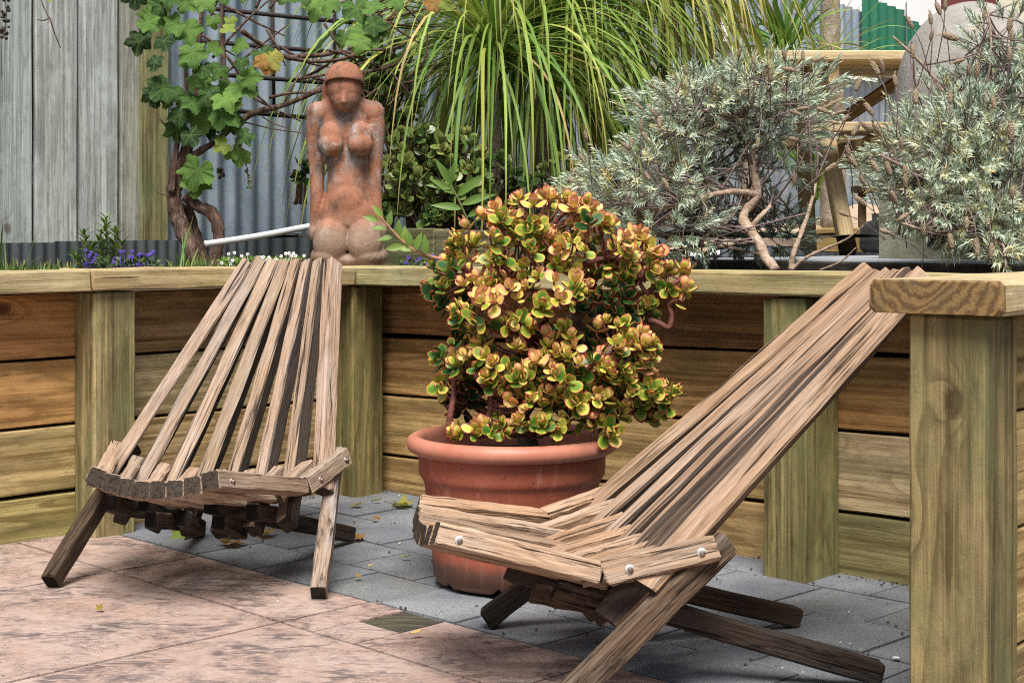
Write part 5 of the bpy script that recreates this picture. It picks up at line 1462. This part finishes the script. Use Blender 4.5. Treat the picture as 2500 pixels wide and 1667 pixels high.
def lance_mesh(hue, wr=.26):
    vs, fs, rim = [], [], []
    for i in range(7):
        t = i / 6; w_ = wr * math.sin(math.pi * t ** .8) * .5
        z = -.18 * t * t
        vs += [(t, -w_, z + w_ * .4), (t, 0, z), (t, w_, z + w_ * .4)]; rim += [.5, 0, .5]
    for i in range(6):
        for j in range(2): a = i * 3 + j; fs.append((a, a + 3, a + 4, a + 1))
    return mesh('leaf', vs, fs, SHRUB, True, {'rim': rim, 'hue': [hue] * len(vs)})
LN = [lance_mesh(h) for h in (.1, .35, .6, .85)]
GSTEM = mat_simple('green_stem', (.08, .09, .03), (.18, .16, .07), 60, .7)
sp = thing('leafy_plant', P(250, 655, 3.7), 'leafy green upright plant before the grey fence', 'plant')
for (x0, x1, y1, n_) in ((215, 205, 565, 26), (255, 258, 530, 34), (262, 285, 560, 26), (235, 222, 600, 22), (270, 300, 590, 22), (200, 182, 622, 16), (240, 245, 570, 20)):
    A, B = P(x0, 658, 3.72), P(x1, y1, 3.72)
    vs, fs = tube(spline([A, (A + B) / 2 + V((.004, 0, 0)), B], 3), [.0025] * 7, 5); mk('stem', vs, fs, GSTEM, sp, True)
    for k in range(n_):
        t = .15 + .85 * k / n_; p = A + (B - A) * t; a = k * 2.4
        d = V((math.cos(a), math.sin(a), .35 + .9 * t * t))
        put('leaf', r_.choice(LN), orient(d, 0, r_.uniform(.026, .042) * (1.1 - .3 * t), p), sp)
PURP = mat_simple('purple_petal', (.06, .035, .30), (.16, .10, .50), 80, .6, .1, 100)
WHT = mat_simple('white_petal', (.72, .72, .68), (.82, .82, .80), 80, .6, .1, 100)
DKLF = leaf_mat('dark_leaf', [(0, (.02, .05, .015)), (.5, (.06, .10, .03)), (1, (.14, .2, .05))], rough=.5, trans=.1)
def ground_flowers(name, label, px0, px1, py0, py1, Y, nfl, petal, rp, nleaf, hue):
    th = thing(name, P((px0 + px1) / 2, 656, Y), label, 'flowers')
    vs, fs, rim, hu = [], [], [], []
    for _ in range(nleaf):
        px = r_.uniform(px0, px1); c = P(px, r_.uniform((py0 + py1) / 2, 656), Y + r_.uniform(-.05, .06)); c.z = max(c.z, .55)
        d = V((r_.uniform(-1, 1), r_.uniform(-1, 1), r_.uniform(.1, 1))).normalized(); s_ = d.orthogonal().normalized(); L = r_.uniform(.010, .02)
        b = len(vs); vs += [c, c + d * L * .5 + s_ * L * .16, c + d * L, c + d * L * .5 - s_ * L * .16]; fs.append((b, b + 1, b + 2, b + 3)); rim += [.2] * 4; hu += [min(1, max(0, r_.gauss(hue, .25)))] * 4
    o = mk('foliage', vs, fs, DKLF if hue < .5 else SHRUB, th, attrs={'rim': rim, 'hue': hu}); o['kind'] = 'stuff'
    for _ in range(nfl):
        c = P(r_.uniform(px0, px1), r_.uniform(py0, py1), Y - .03 + r_.uniform(-.03, .03))
        pv_, pf_ = [], []
        n_ = 5 if petal is PURP else 9
        for k in range(n_):
            a = 6.283 * k / n_ + r_.uniform(-.2, .2); q = V((math.cos(a), r_.uniform(-.8, .2), math.sin(a))) * rp
            ellipsoid(c + q * .6, (rp * .45, rp * .3, rp * .45), 6, 4, (pv_, pf_))
        tube([c, V((c.x, c.y + .01, .55))], [.0007, .0007], 4, 0, (pv_, pf_))
        mk('flower', pv_, pf_, petal, th, True)
ground_flowers('purple_flowers', 'small purple flowers along the wall cap below the grey fence', 205, 385, 612, 655, 3.66, 30, PURP, .0048, 520, .25)
ground_flowers('white_flowers', 'low white flowers beside the vine trunk and statue', 540, 745, 618, 652, 3.85, 38, WHT, .0046, 1100, .7)
ground_flowers('purple_flowers', 'few purple flowers between the statue and the jade plant', 975, 1085, 625, 650, 3.98, 9, PURP, .006, 160, .3)
for (px, py) in ((15, 466), (88, 588), (418, 582), (545, 30)):
    pass
sc_ = thing('succulent_shoot', P(1080, 650, 3.9), 'arching succulent stem with bright oval leaves right of the statue', 'succulent')
stem = [P(1085, 635, 3.88), P(1030, 620, 3.86), P(990, 595, 3.85), P(955, 560, 3.84), P(930, 530, 3.83)]
tube_obj('stem', stem, [.005, .0045, .004, .003, .002], mat_simple('pink_stem', (.30, .16, .10), (.40, .24, .16), 40), sc_, 7, 5)
OV = [lance_mesh(h, .42) for h in (.7, .85, 1.0)]
for (px, py, L, ang) in ((935, 530, 40, 230), (925, 540, 42, 200), (950, 555, 42, 275), (945, 560, 40, 190), (968, 578, 44, 280), (960, 580, 42, 175), (985, 598, 48, 275), (985, 600, 46, 170), (1015, 612, 48, 285), (1005, 612, 40, 195), (1040, 622, 50, 265), (1000, 605, 46, 265)):
    an = math.radians(ang); d = V((math.cos(an), -.2, -math.sin(an)))
    put('leaf', r_.choice(OV), orient(d, r_.uniform(-.4, .4), L * 3.85 / F, P(px, py, 3.85), (0, -1, .3)), sc_)
s2 = thing('leafy_shoot', P(1150, 600, 4.4), 'thin leafy stem rising before the broad palm', 'plant')
tube_obj('stem', [P(1150, 560, 4.4), P(1125, 500, 4.4), P(1100, 450, 4.4)], [.004, .004, .002], GSTEM, s2, 6, 4)
for (px, py, L, ang) in ((1105, 455, 80, 240), (1108, 460, 70, 190), (1115, 480, 95, 320), (1112, 475, 75, 215), (1125, 500, 90, 340), (1130, 510, 80, 190), (1140, 530, 70, 330), (1100, 450, 60, 280)):
    an = math.radians(ang); d = V((math.cos(an), -.3, -math.sin(an)))
    put('leaf', LN[2], orient(d, 0, L * 4.4 / F, P(px, py, 4.4), (0, -1, .4)), s2)

# ------------------------------------------------------------------ fallen leaves
def fallen(px, py, Lpx, hue, label, kind='grape', rz=0.0, tilt=0.0):
    p = G(px, py, .004); sc2 = Lpx * 1.25 * p.y / F
    if kind == 'grape': me = grape_leaf_mesh(int(px), hue, True)
    else:
        g = jade_leaf(hue, 1.0, .5, .05, .25); me = mesh('fallen_leaf', g[0], g[1], JADE, True, {'rim': g[2], 'hue': g[3]})
    M = Matrix.Translation(p + V((0, 0, .003))) @ Matrix.Rotation(rz, 4, 'Z') @ Matrix.Rotation(tilt, 4, 'Y') @ Matrix.Scale(sc2, 4)
    o = put('fallen_leaf', me, M); tag(o, label, 'fallen leaf', 'fallen leaves on the paving')
fallen(444, 1310, 26, .8, 'curled grey green dead leaf under the front facing chair', rz=1.2, tilt=-.9)
fallen(563, 1309, 26, .9, 'rolled olive dead leaf under the front facing chair', rz=.2, tilt=-.5)
fallen(572, 1328, 34, 1.0, 'dark red dead leaf under the front facing chair', rz=2.9)
fallen(650, 1307, 26, .96, 'crumpled yellow brown dead leaf behind the chair leg', rz=.5, tilt=-.4)
fallen(868, 1314, 20, 1.0, 'small brown leaf by the chair rear foot', rz=.2)
fallen(870, 1236, 14, .92, 'small yellow leaf on pavers near the corner post', rz=1.0)
fallen(909, 1225, 18, .35, 'green oval leaf on pavers near the corner post', 'jade', rz=.1)
fallen(985, 1233, 28, .9, 'large pale green grape leaf lying beside the pot', rz=2.8)
fallen(917, 1268, 10, 1.0, 'tiny brown leaf on pavers left of the pot', rz=.4)
fallen(978, 1362, 22, .5, 'green oval leaf with red edge lying left of the pot', 'jade', rz=-.4)
fallen(897, 1384, 13, .97, 'small reddish leaf on pavers between chair and pot', 'jade', rz=.1)
fallen(873, 1409, 10, 1.0, 'tiny brown leaf near the pink patio edge', rz=.6)
fallen(1000, 1551, 26, .9, 'pinkish brown leaf on the patio near the timber block', 'jade', rz=.35)
fallen(244, 1488, 10, .94, 'small yellow leaf on the patio before the chair foot', rz=1.2, tilt=-.8)
